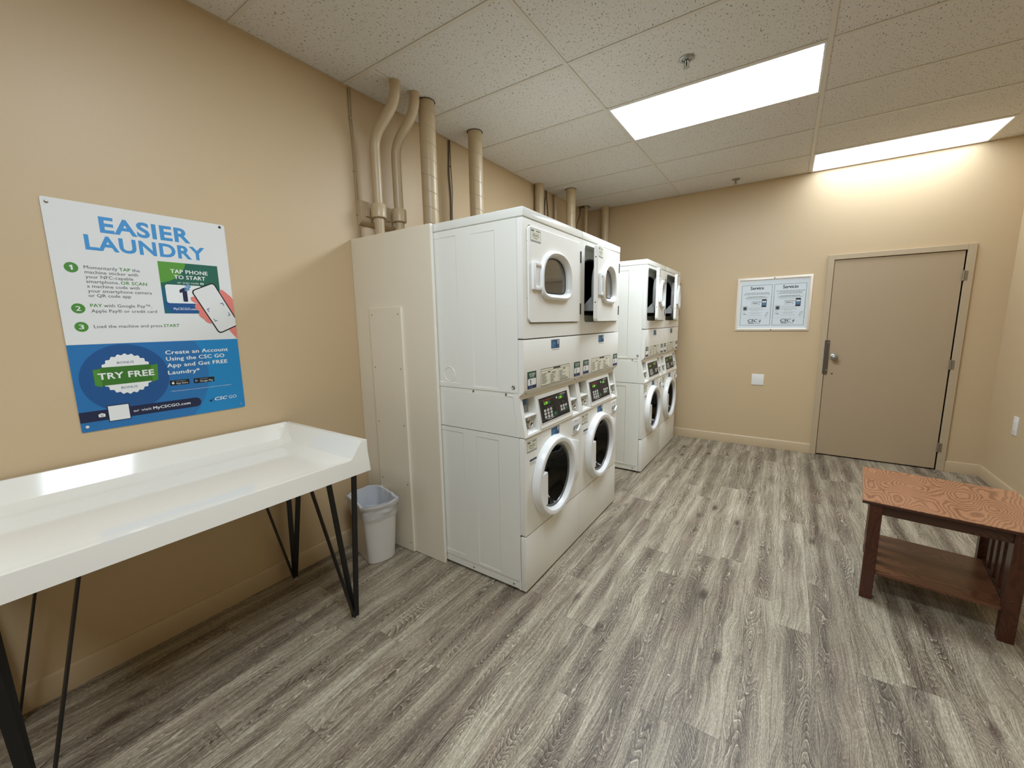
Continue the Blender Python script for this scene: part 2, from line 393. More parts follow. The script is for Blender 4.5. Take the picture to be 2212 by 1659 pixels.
def rrect(a0, b0, a1, b1, r, n=5):
    out = []
    for cx, cy, t0 in ((a1-r, b0+r, -pi/2), (a1-r, b1-r, 0), (a0+r, b1-r, pi/2), (a0+r, b0+r, pi)):
        out += [(cx+r*cos(t0+pi/2*k/n), cy+r*sin(t0+pi/2*k/n)) for k in range(n+1)]
    return out
def clip(poly, a0, b0, a1, b1):
    for ax, lim, sg in ((0, a0, 1), (0, a1, -1), (1, b0, 1), (1, b1, -1)):
        out = []
        for i, p in enumerate(poly):
            q = poly[i-1]; ip, iq = (p[ax]-lim)*sg >= 0, (q[ax]-lim)*sg >= 0
            if ip != iq:
                t = (lim-q[ax])/(p[ax]-q[ax]); out.append((q[0]+(p[0]-q[0])*t, q[1]+(p[1]-q[1])*t))
            if ip: out.append(p)
        poly = out
        if not poly: return []
    return poly
def circ(a, b, r, n=48): return [(a+r*cos(2*pi*k/n), b+r*sin(2*pi*k/n)) for k in range(n)]
def tag(o, label=None, cat=None, group=None, kind=None):
    if label: o['label'] = label
    if cat: o['category'] = cat
    if group: o['group'] = group
    if kind: o['kind'] = kind
    return o
def thing(name, loc, label, cat, group=None, rz=0):
    o = bpy.data.objects.new(name, None); COL.objects.link(o); o.location = loc; o.rotation_euler = (0, 0, rz); o.empty_display_size = .1
    return tag(o, label, cat, group)
def struct(o): o['kind'] = 'structure'; return o

# ------------------------------------------------------------------ room shell
b = MB(); b.box((-.12, YN-.12, -.1), (XR+.12, YB+.3, 0), 'floor'); struct(b.done('floor'))
b = MB(); b.box((-.12, YN-.12, 0), (0, YB+.12, H+.25), 'wall'); struct(b.done('wall_left'))
b = MB(); b.box((XR, YN-.12, 0), (XR+.12, YB+.12, H+.25), 'wall'); struct(b.done('wall_right'))
b = MB(); b.box((0, YN-.12, 0), (XR, YN, H+.25), 'wall'); struct(b.done('wall_near'))
DX0, DX1, DZ = 2.674, 3.586, 2.006
b = MB(); b.box((0, YB, 0), (DX0, YB+.12, H+.25), 'wall'); b.box((DX1, YB, 0), (XR, YB+.12, H+.25), 'wall')
b.box((DX0, YB, DZ), (DX1, YB+.12, H+.25), 'wall'); struct(b.done('wall_back'))

# ceiling: lay-in tiles on a T-bar grid, gaps left for lamps and the broken corner
lamps = [(0, 0), (1, 3), (0, -4), (0, -7)]  # last one is unseen, added to light the surfaces facing the viewer
xs = [0] + [GX0+2*T*i for i in range(0, 3)] + [XR]; ks = range(-11, 4); PLEN = H+.20
def ybound(k): return max(YN, min(YB, GY0+T*k))
b = MB(); ct = H+.004
for i in range(len(xs)-1):
    for k in ks:
        x0, x1, y0, y1 = xs[i], xs[i+1], ybound(k), ybound(k+1)
        if y1-y0 < .02 or (i-1, k) in lamps: continue
        rects = [(x0, y0, x1, y1)]
        if i == 0 and k == -2: rects = [(x0, y0, .279, y1), (.2825, y0, x1, y1)]      # tile cut through the pipes
        if i == 0 and k == 3: rects = [(x0, y0, x1, 4.955), (.15, 4.955, x1, 5.105), (x0, 5.105, x1, y1)]
        for q in rects: b.box((q[0], q[1], ct), (q[2], q[3], ct+.016), 'ceil')
struct(b.done('ceiling'))
b = MB(); b.box((-.12, YN-.12, PLEN), (XR+.12, YB+.12, PLEN+.03), 'dark'); struct(b.done('ceiling_deck'))
b = MB()
for x in xs[1:-1]: b.box((x-.012, YN, H), (x+.012, YB, H+.0035), 'grid')
for k in ks:
    y = GY0+T*k
    if YN < y < YB:
        for i in range(len(xs)-1): b.box((xs[i]+.0125, y-.0115, H+.0004), (xs[i+1]-.0125, y+.0115, H+.0036), 'grid')
struct(b.done('ceiling_grid'))
b = MB()
for q in (((0, YN, H), (.019, YB, H+.0034)), ((XR-.019, YN, H), (XR, YB, H+.0034)), ((.019, YB-.016, H), (XR-.019, YB, H+.0034)), ((.019, YN, H), (XR-.019, YN+.019, H+.0034))):
    b.box(*q, 'trim')
struct(b.done('trim_1'))
def baseboard(name, a, bb, out):
    # out: axis the board projects along
    q = MB(); h = .104; (x0, y0), (x1, y1) = a, bb
    if out in ('+x', '-x'):
        s_ = 1 if out == '+x' else -1
        prof = [(x0, 0), (x0+s_*.013, 0), (x0+s_*.013, h-.012), (x0+s_*.009, h-.004), (x0+s_*.004, h), (x0, h)]
        q.prism([(p[0], p[1]) for p in prof], y0, y1, 'y', 'trim')
    else:
        prof = [(y0, 0), (y0-.013, 0), (y0-.013, h-.012), (y0-.009, h-.004), (y0-.004, h), (y0, h)]
        q.prism(prof, x0, x1, 'x', 'trim')
    struct(q.done(name))
baseboard('baseboard_left', (0, YN), (0, YB), '+x')
baseboard('baseboard_right', (XR, YN), (XR, YB), '-x')
baseboard('baseboard_back', (.013, YB), (2.623, YB), '-y')
baseboard('baseboard_corner', (3.640, YB), (XR-.013, YB), '-y')

# door: frame, leaf, hinges, knob, latch guard
b = MB()
for x0, x1, z0, z1 in ((2.623, DX0, 0, 2.055), (DX1, 3.640, 0, 2.055), (DX0, DX1, DZ, 2.055)):
    b.box((x0, YB-.018, z0), (x1, YB+.06, z1), 'frame_paint', .002, 1)
b.box((2.628, YB+.05, 0), (3.635, YB+.12, 2.05), 'dark')  # near-black sheet paints the shade seen through the gaps round the leaf
door = struct(b.done('door_1'))
b = MB(); b.box((2.678, YB-.006, .012), (3.577, YB+.038, 2.001), 'door', .002, 1); b.done('door_leaf', door)
for z in (1.742, .955, .178):
    b = MB(); b.cyl((3.5815, YB-.014, z), (3.5815, YB-.014, z+.085), .0085, 'hinge', 14)
    for q in (0, .028, .057): b.cyl((3.5815, YB-.014, z+q), (3.5815, YB-.014, z+q+.0012), .0092, 'hinge_dark', 14)
    b.cyl((3.5815, YB-.014, z+.085), (3.5815, YB-.014, z+.091), .006, 'hinge', 12)
    b.box((3.5815, YB-.0075, z), (3.607, YB-.0185, z+.085), 'hinge'); b.done('hinge', door)
b = MB(); b.lathe((2.746, YB-.006, 1.041), (0, -1, 0), [(.033, 0), (.033, .006), (.026, .009), (.011, .012), (.011, .03), (.019, .036), (.0265, .046), (.0275, .056), (.022, .064), (.010, .068), (.0, .069)], 'steel', 32); b.done('door_knob', door)
b = MB(); b.box((2.662, YB-.024, .868), (2.700, YB-.0055, 1.213), 'latch', .002, 1)
for z in (.905, 1.185): b.lathe((2.692, YB-.024, z), (0, -1, 0), [(.006, 0), (.006, .002), (.003, .005), (0, .0055)], 'steel', 12)
b.done('latch_guard', door)
b = MB()
for dx, dz in ((0, 0), (.006, .004), (.003, .009), (-.004, .002)): b.lathe((2.742+dx, YB-.0062, .866+dz), (0, -1, 0), [(.004, 0), (.0, .0006)], 'dark', 8)
b.done('scuff_mark', door)

# wall plates
t = thing('cover_plate', (2.096, YB, .705), 'square white blank cover plate on the back wall below the framed notice', 'wall plate', 'white wall plates')
b = MB(); b.box((-.059, -.008, 0), (.059, 0, .122), 'coverplate', .003, 2); b.done('plate', t)
for z in (.02, .102):
    b = MB(); b.lathe((0, -.008, z), (0, -1, 0), [(.003, 0), (.0015, .001), (0, .0011)], 'coverplate', 10); b.done('screw', t)
t = thing('wall_plate', (XR, 4.748, .505), 'narrow white wall plate low on the right-hand wall beside the door', 'wall plate', 'white wall plates')
b = MB(); b.box((-.008, -.037, 0), (0, .037, .145), 'coverplate', .003, 2); b.done('plate', t)
b = MB(); b.box((-.0105, -.017, .035), (-.0078, .017, .11), 'coverplate', .001, 1); b.done('insert', t)

# ------------------------------------------------------------------ ceiling lamps and sprinklers
lab = {(0, 0): 'long fluorescent panel in mid ceiling, nearer of the two lit panels in view',
       (1, 3): 'long fluorescent panel in the ceiling right against the back wall above the door',
       (0, -4): 'fluorescent ceiling panel above the poster end of the room', (0, -7): 'unseen fluorescent ceiling panel added behind the viewer'}
for i, k in lamps:
    x0, x1, y0, y1 = GX0+2*T*i+.012, GX0+2*T*(i+1)-.012, GY0+T*k+.012, min(GY0+T*(k+1)-.012, YB-.016)
    cx, cy = (x0+x1)/2, (y0+y1)/2
    t = thing('ceiling_light', (cx, cy, H), lab[(i, k)], 'ceiling light', 'fluorescent ceiling panels')
    hx, hy = (x1-x0)/2, (y1-y0)/2; b = MB()
    for q in ((-hx, -hy, hx, -hy+.012), (-hx, hy-.012, hx, hy), (-hx, -hy+.012, -hx+.012, hy-.012), (hx-.012, -hy+.012, hx, hy-.012)):
        b.box((q[0], q[1], .0005), (q[2], q[3], .014), 'lampframe', .001, 1)
    b.box((-hx, -hy, .06), (hx, hy, .065), 'lampframe')
    b.done('fixture_frame', t)
    b = MB(); b.face([(-hx+.011, -hy+.011, .008), (-hx+.011, hy-.011, .008), (hx-.011, hy-.011, .008), (hx-.011, -hy+.011, .008)], {3: 'lampdim', -7: 'lamplow', -4: 'lampmid'}.get(k, 'lamp')); b.done('diffuser', t, auto='raw')
for (x, y, l) in ((1.757, 2.618, 'pendent sprinkler head in the ceiling beside the nearer lit panel'), (1.779, 5.02, 'small pendent sprinkler head in the ceiling near the back wall')):
    t = thing('sprinkler_head', (x, y, H), l, 'sprinkler', 'ceiling sprinklers')
    b = MB(); b.lathe((0, 0, .004), (0, 0, -1), [(.040, 0), (.040, .004), (.034, .007), (.026, .006), (.024, -.004), (.0, -.004)], 'steel', 32); b.done('escutcheon', t)
    b = MB(); b.cyl((0, 0, .004), (0, 0, -.012), .011, 'chrome', 16)
    for sx in (-1, 1): b.tube([(sx*.008, 0, -.010), (sx*.014, 0, -.020), (sx*.010, 0, -.034), (0, 0, -.040)], .0028, 'chrome', 8)
    b.cyl((0, 0, -.012), (0, 0, -.038), .0035, 'black', 10); b.done('frame_arms', t)
    b = MB(); b.cyl((0, 0, -.040), (0, 0, -.042), .014, 'steel', 16)
    for q in range(8): b.bar((.012*cos(q*pi/4), .012*sin(q*pi/4), -.041), (.019*cos(q*pi/4), .019*sin(q*pi/4), -.042), (-sin(q*pi/4), cos(q*pi/4), 0), .006, .001, 'steel')
    b.done('deflector', t)

# ------------------------------------------------------------------ pipes, ducts and cables on the left wall
def smooth_path(pts, n=6, rad=.07):
    out = [Vector(pts[0])]
    for a, p, c in zip(pts, pts[1:], pts[2:]):
        a, p, c = Vector(a), Vector(p), Vector(c); d0 = (a-p).normalized(); d1 = (c-p).normalized()
        q0, q1 = p+d0*rad, p+d1*rad
        out += [q0*(1-s_)**2+p*2*s_*(1-s_)+q1*s_*s_ for s_ in [i/n for i in range(n+1)]]
    return out+[Vector(pts[-1])]
for nm, y, y2, zc, l in (('a', 1.790, 1.822, 2.118, 'tan conduit with an offset bend, first of the pipes beside the poster wall'), ('b', 1.957, 1.974, 2.122, 'tan conduit with an offset bend, between the first conduit and the thick duct')):
    t = thing('offset_conduit', (.105, y, .0), l, 'pipe', 'painted pipes on the left wall')
    b = MB(); b.tube(smooth_path([(0, 0, .02), (0, 0, 2.60), (.178, y2-y, 2.775), (.178, y2-y, H+.05)], 8, .075), .031, 'pipe', 20); b.done('pipe', t)
    b = MB(); b.lathe((0, 0, zc), (0, 0, 1), [(.032, 0), (.044, .0), (.0475, .004), (.0475, .079), (.044, .084), (.032, .084)], 'pipe', 28); b.done('coupling', t)
t = thing('pipe_bracket', (0, 1.88, 2.08), 'tan bracket board on the wall behind the two bent conduits', 'bracket')
b = MB(); b.prism([(0, 0), (.012, .0), (.03, .008), (.04, .022), (.04, .13), (.03, .145), (0, .145)], -.175, .175, 'y', 'pipe', True)
b.done('backing', t)
for y in (-.135, .025):
    b = MB(); b.box((.04, y-.008, .05), (.05, y+.02, .09), 'pipe', .002, 1); b.done('strap', t)
def duct(x, y, r, l, z0=1.0, z1=H+.03, spiral=True, nm='spiral_duct'):
    t = thing(nm, (x, y, z0), l, 'duct' if r > .04 else 'pipe', 'painted pipes on the left wall')
    b = MB(); b.cyl((0, 0, 0), (0, 0, z1-z0), r, 'pipe', 32); b.done('duct_tube' if r > .04 else 'pipe', t)
    if spiral:
        b = MB(); N = int((z1-z0)/.10*24)
        b.tube([((r+.0004)*cos(-q*pi/12), (r+.0004)*sin(-q*pi/12), q*.10/24) for q in range(N)], .0022, 'pipe', 6); b.done('spiral_seam', t)
        b = MB(); b.lathe((0, 0, H-z0-.0008), (0, 0, 1), [(r+.0003, 0), (r+.006, 0)], 'dark', 32); b.done('gap_shade_ring', t)  # flat dark ring paints the shaded gap between duct and tile
duct(.268, 2.092, .053, 'thick tan spiral duct, tallest one beside the two bent conduits')
duct(.256, 2.608, .054, 'tan spiral duct rising behind the front stacked washer with closed door')
duct(.058, 3.925, .047, 'tan duct hugging the left wall behind the lid corner of the near pair', spiral=False, nm='plain_duct')
duct(.257, 4.272, .051, 'tan duct right behind the near pair seam, past the crossed cables', spiral=True)
duct(.100, 5.035, .0215, 'thin tan pipe rising through the broken ceiling corner', spiral=False, nm='thin_pipe')
duct(.297, 5.190, .048, 'tan duct in the far corner, last before the back wall', spiral=False, nm='corner_duct')
duct(.03, 4.34, .02, 'narrow tan conduit beside the duct past the crossed cables', spiral=False, nm='thin_conduit')
def cable(name, pts, r, mat, l, clips=()):
    t = thing(name, pts[0], l, 'cable', 'wall cables'); o = Vector(pts[0])
    P = smooth_path([Vector(p)-o for p in pts], 3, .03) if len(pts) > 2 else [Vector(p)-o for p in pts]
    b = MB(); b.tube(P, r, mat, 8); b.done('cable_run', t)
    for c in clips:
        b = MB(); c = Vector(c)-o; b.box(c-Vector((.004, .008, .005)), c+Vector((.006, .008, .005)), mat, .001, 1); b.done('cable_clip', t)
random.seed(4)
cable('wall_cable', [(.007, 1.700, H+.02), (.007, 1.697, 2.74), (.007, 1.701, 2.62), (.007, 1.706, 2.45), (.007, 1.703, 2.30), (.007, 1.705, 2.12), (.007, 1.708, 1.0)], .0045, 'cable', 'tan painted cable running down the wall beside the first bent conduit', [(.006, 1.700, 2.70), (.006, 1.704, 2.40), (.006, 1.704, 2.14)])
cable('wall_cable', [(.016, 1.708, H+.02), (.007, 1.709, 2.75), (.007, 1.711, 2.5), (.007, 1.716, 2.2), (.007, 1.719, 1.0)], .0035, 'cable', 'thinner tan cable close behind the first wall cable')
cable('wall_cable', [(.008, 2.590, H+.02), (.008, 2.585, 2.76), (.008, 2.575, 2.62), (.008, 2.59, 2.45), (.008, 2.585, 2.3), (.008, 2.58, 1.0)], .0055, 'cabledark', 'dark cable on the wall between the thick duct and the second duct', [(.006, 2.59, 2.68)])
cable('wall_cable', [(.008, 2.600, H+.02), (.012, 2.597, 2.7), (.010, 2.61, 2.5), (.008, 2.60, 2.35), (.008, 2.605, 1.0)], .0035, 'cabledark', 'thin dark cable beside the dark cable between the two spiral ducts')
cable('wall_cable', [(.008, 4.130, H+.02), (.03, 4.150, 2.84), (.012, 4.125, 2.78), (.008, 4.118, 2.6), (.008, 4.118, 1.0)], .006, 'cabledark', 'nearer of the two crossed dark cables between the far ducts')
cable('wall_cable', [(.008, 4.165, H+.02), (.02, 4.150, 2.80), (.012, 4.19, 2.7), (.008, 4.22, 2.5), (.008, 4.22, 1.0)], .006, 'cabledark', 'farther of the two crossed dark cables between the far ducts')
cable('wall_cable', [(.03, 5.00, H+.04), (.06, 4.95, 2.78), (.05, 4.88, 2.66), (.04, 4.87, 2.4), (.04, 4.87, 1.0)], .006, 'cabledark', 'dark slanting cable coming out of the broken ceiling corner')

# ------------------------------------------------------------------ side panel beside the machines
t = thing('partition_board', (.345, 1.651, 0), 'tall cream side panel with a screwed-on board, standing against the nearest stacked washer', 'panel')
b = MB(); b.box((-.344, -.010, .002), (.352, .009, 1.978), 'panel', .002, 1); b.done('main_board', t)
b = MB(); b.box((.350, -.0104, .002), (.3535, .0094, 1.9784), 'paneledge', .0008, 1); b.done('edge_band', t)
b = MB(); b.box((-.190, -.024, .002), (.098, -.010, 1.548), 'panel', .002, 1); ib = b.done('inner_board', t)
b = MB(); b.box((.096, -.0243, .002), (.0995, -.0102, 1.5484), 'paneledge', .0008, 1); b.done('edge_band', ib)
for x in (-.165, .074):
    for z in (1.505, 1.18, .83, .45, .06):
        b = MB(); b.lathe((x, -.024, z), (0, -1, 0), [(.0045, 0), (.0035, .0015), (0, .002)], 'screw', 10); b.done('screw', ib)

# ------------------------------------------------------------------ stacked washer and dryer
OFF = (-.915, -W/2, 0)
CX, CZ = .306, .577                      # porthole centre (u, z)
_cache = {}
def part(key, name, build, parent, loc=None, label=None, auto=35, off=OFF):
    if key not in _cache:
        b = MB(off); build(b); o = b.done(name, parent, loc, auto); _cache[key] = o.data
    else: o = link(name, _cache[key], parent, loc)
    if label: o['label'] = label
    return o
def recessed_side(b, x0, x1, z0, z1, u, rects, dep=.0022, e=.004, sign=1):
    us = sorted({x0, x1} | {q for r in rects for q in (r[0], r[0]+e, r[2]-e, r[2])})
    zs = sorted({z0, z1} | {q for r in rects for q in (r[1], r[1]+e, r[3]-e, r[3])})
    def fn(x, z):
        d = any(r[0]+e-1e-6 <= x <= r[2]-e+1e-6 and r[1]+e-1e-6 <= z <= r[3]-e+1e-6 for r in rects)
        return (x, u+sign*(dep if d else 0), z)
    b.height(us, zs, fn, 'appl')
XS = 1.2335                              # where the side sheets stop and the front panels begin
def cabinet(b, z0, z1, rects):
    e = .0015; x0 = .565
    recessed_side(b, x0, XS, z0, z1, e, rects, sign=1); recessed_side(b, x0, XS, z0, z1, W-e, rects, sign=-1)
    b.face([(x0, e, z0), (x0, W-e, z0), (x0, W-e, z1), (x0, e, z1)], 'appl')
    b.face([(x0, e, z1), (XS, e, z1), (XS, W-e, z1), (x0, W-e, z1)], 'appl')
    b.face([(x0, e, z0), (XS, e, z0), (XS, W-e, z0), (x0, W-e, z0)], 'appl')
def b_washer_cab(b):
    cabinet(b, .062, .862, [(.62, .092, .858, .838), (.948, .076, 1.102, .832)])
    b.box((.57, .004, .014), (XS-.012, .03, .062), 'appl', .002, 1)            # base flange
    b.box((.57, W-.03, .014), (XS-.012, W-.004, .062), 'appl', .002, 1)
    b.box((XS-.014, .0015, .012), (XS, .03, .064), 'appl', .002, 1); b.box((XS-.014, W-.03, .012), (XS, W-.0015, .064), 'appl', .002, 1)
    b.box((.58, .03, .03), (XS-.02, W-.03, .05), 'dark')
    for x in (.905, 1.185): b.lathe((x, .004, .036), (0, -1, 0), [(.006, 0), (.004, .003), (0, .0032)], 'screw', 10)
    for x in (.62, 1.19):
        for u in (.05, W-.05): b.cyl((x, u, 0), (x, u, .04), .018, 'black', 14)
def b_washer_front(b):                    # sheet with the porthole cut out
    outer = rrect(.001, .331, W-.001, .8575, .006); inner = circ(CX, CZ, .196, 64)
    b.plate_hole(outer, inner, XS+.001, XF, 'applf')
    b.box((XS+.0005, .001, .8545), (XF-.0005, W-.001, .8605), 'applf', .002, 1)
def b_kick(b):
    b.box((XS+.001, .001, .014), (XF, W-.001, .3235), 'applf', .0035, 2)
def b_dryer_cab(b):
    cabinet(b, 1.094, 1.932, [(.62, 1.118, .852, 1.900), (.948, 1.108, 1.104, 1.894)])
    b.box((.57, .004, 1.068), (XS-.008, .03, 1.094), 'appl', .001, 1); b.box((.57, W-.03, 1.068), (XS-.008, W-.004, 1.094), 'appl', .001, 1)
    b.box((XS-.03, .0015, 1.068), (XS, .03, 1.096), 'appl', .001, 1)
    for x in (.94, 1.155): b.lathe((x, .004, 1.082), (0, -1, 0), [(.0065, 0), (.005, .003), (0, .0034)], 'screw', 10)
    n = 40; ring = lambda r, d: [(.772+r*cos(2*pi*k/n), .0037-d, 1.165+r*sin(2*pi*k/n)) for k in range(n)]
    b.loft([ring(.042, 0), ring(.0405, .0018), ring(.039, .0018), ring(.0375, 0)], 'appl')
def b_bolt(b):
    b.lathe((1.203, .0015, 1.122), (0, -1, 0), [(.010, 0), (.010, .002), (.006, .004), (.004, .002), (0, .002)], 'steel', 16)
def b_dryer_front(b):
    b.plate_hole(rrect(.001, 1.3655, W-.001, 1.9318, .004), rrect(.0410, 1.4390, .6385, 1.9075, .029), XS+.001, XF, 'applf')
def b_fascia(b):
    p = [(XS+.001, 1.3605), (XF-.006, 1.3605), (XF-.0015, 1.359), (XF, 1.3545), (XF, 1.108), (XF-.002, 1.1025), (XF-.006, 1.098), (XF-.028, 1.078), (XS+.001, 1.076)]
    b.loft([[(x, u, z) for x, z in p] for u in (.001, W-.001)], 'applf', caps=(True, True), smooth=False)
    for u in (.045, W-.055): b.lathe((XF-.016, u, 1.0885), (.66, 0, -.75), [(.0055, 0), (.004, .0025), (0, .003)], 'screw', 10)
def b_lid(b):
    b.box((.56, .0008, 1.9345), (XF+.003, W-.0008, HS), 'lid', .007, 3)
def sticker(b, a, z, num):
    # tap-to-start sticker: green head, white number window, navy foot
    b.plane((XF, a, z), (0, 1, 0), (0, 0, 1), (1, 0, 0)); w_, h_ = .088, .088
    b.rect(0, 0, w_, h_, 'sticker_green', 1); b.rect(0, 0, w_, h_*.18, 'sticker_navy', 2)
    b.rect(.005, h_*.2, w_-.004, h_*.585, 'white', 2, .006)
    b.text('TAP PHONE', .016, h_*.80, w_-.012, .009, 'white', 3, .03); b.text('TO START', .02, h_*.68, w_-.02, .009, 'white', 3, .03)
    b.rect(.024, h_*.615, w_-.02, h_*.635, 'ltgrey', 3)
    b.rect(.018, h_*.07, .05, h_*.10, 'lightblue', 3)
    if num: b.text(num, .026, h_*.245, .026+.0145*(1 if num != '1' else .62), .024, 'black', 3, .02)
def b_notice(z0):
    def f(b):                              # small blue notice with four text lines and a round mark
        b.plane((XF, .284, z0), (0, 1, 0), (0, 0, 1), (1, 0, 0)); w_, h_ = .096, .048
        b.rect(0, 0, w_, h_, 'stblue', 1)
        for k, (l, y) in enumerate(((.014, .040), (.036, .030), (.044, .022), (.026, .014), (.038, .006))): b.rect(.008, y, .008+l, y+.0042, 'lightblue', 2)
        b.disc(.080, .036, .0085, 'white', 2, 16); b.poly([(.073, .030), (.087, .030), (.080, .018)], 'white', 2); b.rect(.074, .033, .086, .0365, 'stblue', 3)
        for k in range(6): b.rect(.010+k*.0145, -.010, .017+k*.0145, -.005, 'red' if k == 2 else 'black' if k == 3 else 'grey', 1)
    return f
def b_chart(b):
    b.plane((XF, .168, 1.108), (0, 1, 0), (0, 0, 1), (1, 0, 0)); w_, h_ = .343, .092
    b.rect(0, 0, w_, h_, 'tagcream', 1, .004); b.outline(0, 0, w_, h_, .0024, 'line', 2)
    b.rect(.002, h_-.014, w_-.002, h_-.0128, 'line', 2); b.rect(.14, h_-.011, .225, h_-.003, 'line', 3)
    b.rect(.200, .002, .2016, h_-.013, 'line', 2); b.rect(.094, .008, .0952, h_-.024, 'ltgrey', 2)
    random.seed(11)
    b.rect(.078, h_-.026, .106, h_-.020, 'line', 3); b.rect(.12, h_-.032, .168, h_-.028, 'line', 3); b.rect(.262, h_-.024, .285, h_-.018, 'line', 3)
    for y in range(9): b.rect(.010, .012+y*.0064, .010+random.uniform(.03, .07), .0145+y*.0064, 'grey', 3)
    for y in range(8): b.rect(.105, .006+y*.0064, .105+random.uniform(.035, .06), .0085+y*.0064, 'grey', 3)
    for y in range(8): b.rect(.212, .014+y*.0066, .212+random.uniform(.03, .11), .0165+y*.0066, 'grey', 3)
    b.rect(.216, .008, .322, .011, 'line', 3)
    b.outline(.165, .008, .192, .045, .0012, 'ltgrey', 3)
def b_tag(O, num):
    def f(b):
        b.plane(O, (0, 1, 0), (0, 0, 1), (1, 0, 0)); w_, h_ = .098, .062
        b.rect(0, 0, w_, h_, 'grey', 1); b.rect(.0025, .0025, w_-.0025, h_-.002, 'tagcream', 2); b.rect(.0025, .0025, w_-.0025, .009, 'ltgrey', 3)
        b.rect(.006, h_-.014, .032, h_-.006, 'line', 3); b.rect(.052, h_-.0115, .09, h_-.007, 'line', 3)
        b.text(num, .018, .024, .080, .015, 'line', 3, .0)
        b.rect(.016, .042, .08, .0428, 'grey', 3); b.rect(.034, .016, .066, .019, 'grey', 3); b.rect(.02, .0205, .04, .0218, 'grey', 3)
    return f
def b_brandmark(b):
    b.plane((XF, .050, .727), (0, 1, 0), (0, 0, 1), (1, 0, 0)); b.rect(0, 0, .07, .0115, 'navy', 1); b.rect(.02, .004, .05, .0075, 'slate', 2)
    for k in range(3): b.rect(0, -.008-.006*k, .055+.004*k, -.0055-.006*k, 'ltgrey', 1)
# control console: slanted face with two coin pockets
def slant(z): return 1.2715-(z-.866)/(1.076-.866)*.038
PK = ((.028, .146), (.556, .650))
def b_console(b):
    e = .001; base = [0.001, W-.001]; us = set(base); zs = {.866, 1.0755}
    for a, c in PK: us |= {a, a+e, c-e, c}
    zs |= {.874, .874+e, 1.058-e, 1.058}
    us |= {.157, .157+.004, .545-.004, .545}; zs |= {.8755, .8795, 1.050, 1.054}
    def fn(u, z):
        x = slant(z)
        for a, c in PK:
            if a+e-1e-6 <= u <= c-e+1e-6 and .874+e-1e-6 <= z <= 1.058-e+1e-6: return (x-.042, u, z)
        if .161-1e-6 <= u <= .541+1e-6 and .8795-1e-6 <= z <= 1.050+1e-6: return (x+.005, u, z)
        return (x, u, z)
    b.height(sorted(us), sorted(zs), fn, 'applf')
    for u in (.001, W-.001): b.face([(slant(.866), u, .866), (slant(1.0755), u, 1.0755), (1.20, u, 1.0755), (1.224, u, .866)], 'applf')
    for z in (.866, 1.0755): b.face([(slant(z), .001, z), (slant(z), W-.001, z), (1.15, W-.001, z), (1.15, .001, z)], 'applf')
    b.prism([(.57, .8665), (1.2235, .8665), (1.1995, 1.0675), (.57, 1.0675)], .0015, .03, 'y', 'appl')
    b.prism([(.57, .8665), (1.2235, .8665), (1.1995, 1.0675), (.57, 1.0675)], W-.03, W-.0015, 'y', 'appl')
    for a, c in PK:                       # sloped ledge and lip in each pocket
        x = slant(.966); b.loft([[(x-.041, u, .974), (x-.002, u, .966), (x-.002, u, .961), (x-.041, u, .965)] for u in (a+e, c-e)], 'applf', caps=(True, True), smooth=False)
        x = slant(.88); b.loft([[(x-.041, u, .893), (x-.001, u, .876), (x-.041, u, .8755)] for u in (a+e, c-e)], 'applf', caps=(True, True), smooth=False)
def b_display(b):
    O = Vector((slant(.905)+.0055, .172, .905)); V = Vector((slant(1.037)-slant(.905), 0, .132)); L = V.length; V.normalize(); N = Vector((V.z, 0, -V.x)); U = Vector((0, 1, 0))
    w_ = .338
    q = [O+U*a+V*c for a, c in ((0, 0), (w_, 0), (w_, L), (0, L))]
    b.loft([q, [p+N*.002 for p in q]], 'black', caps=(True, True), smooth=False)
    b.plane(O+N*.002, U, V, N)
    b.outline(-.004, -.004, w_+.004, L+.004, .004, 'plastic', 0)
    b.outline(.012, .014, .185, L-.014, .0014, 'grey', 1); b.outline(.212, .022, w_-.012, L-.010, .0014, 'grey', 1)
    b.text('Speed Queen', .04, L-.020, .125, .010, 'red', 2, .03, .35)
    b.rect(.045, L-.042, .12, L-.024, 'sticker_green', 1); b.text('1.50', .05, L-.040, .088, .014, 'lcd', 2, .02, .1)
    b.rect(.222, L-.036, .29, L-.018, 'sticker_green', 1); b.text('1.50', .226, L-.034, .258, .014, 'lcd', 2, .02, .1)
    for i in range(3):
        for j in range(3): b.rect(.038+i*.034, .020+j*.0175, .060+i*.034, .033+j*.0175, 'key', 2, .002); b.rect(.045+i*.034, .0245+j*.0175, .053+i*.034, .0285+j*.0175, 'grey', 3)
    b.rect(.146, .020, .172, .036, 'keygreen', 2)
    for i in range(3):
        for j in range(2):
            b.rect(.228+i*.031, .028+j*.018, .249+i*.031, .042+j*.018, 'keygreen' if (i, j) == (2, 0) else 'key', 2, .002); b.rect(.235+i*.031, .033+j*.018, .242+i*.031, .037+j*.018, 'grey', 3)
    for a in (.075, .095, .113, .130): b.poly([(a, L-.062), (a+.007, L-.062), (a+.0035, L-.052)], 'grey', 2)
    for a in (.222, .262, .276): b.poly([(a, L-.062), (a+.008, L-.062), (a+.004, L-.050)], 'grey', 2)
    b.poly([(.05, .014), (.098, .006), (.146, .014), (.098, .021)], 'ltgrey', 2); b.rect(.084, .0105, .112, .0165, 'black', 3)
    b.poly([(.23, L-.010), (.272, L-.016), (.314, L-.010), (.272, L-.004)], 'ltgrey', 2); b.rect(.262, L-.0125, .282, L-.0075, 'black', 3)
    b.disc(.198, L-.022, .007, 'white', 2, 14)
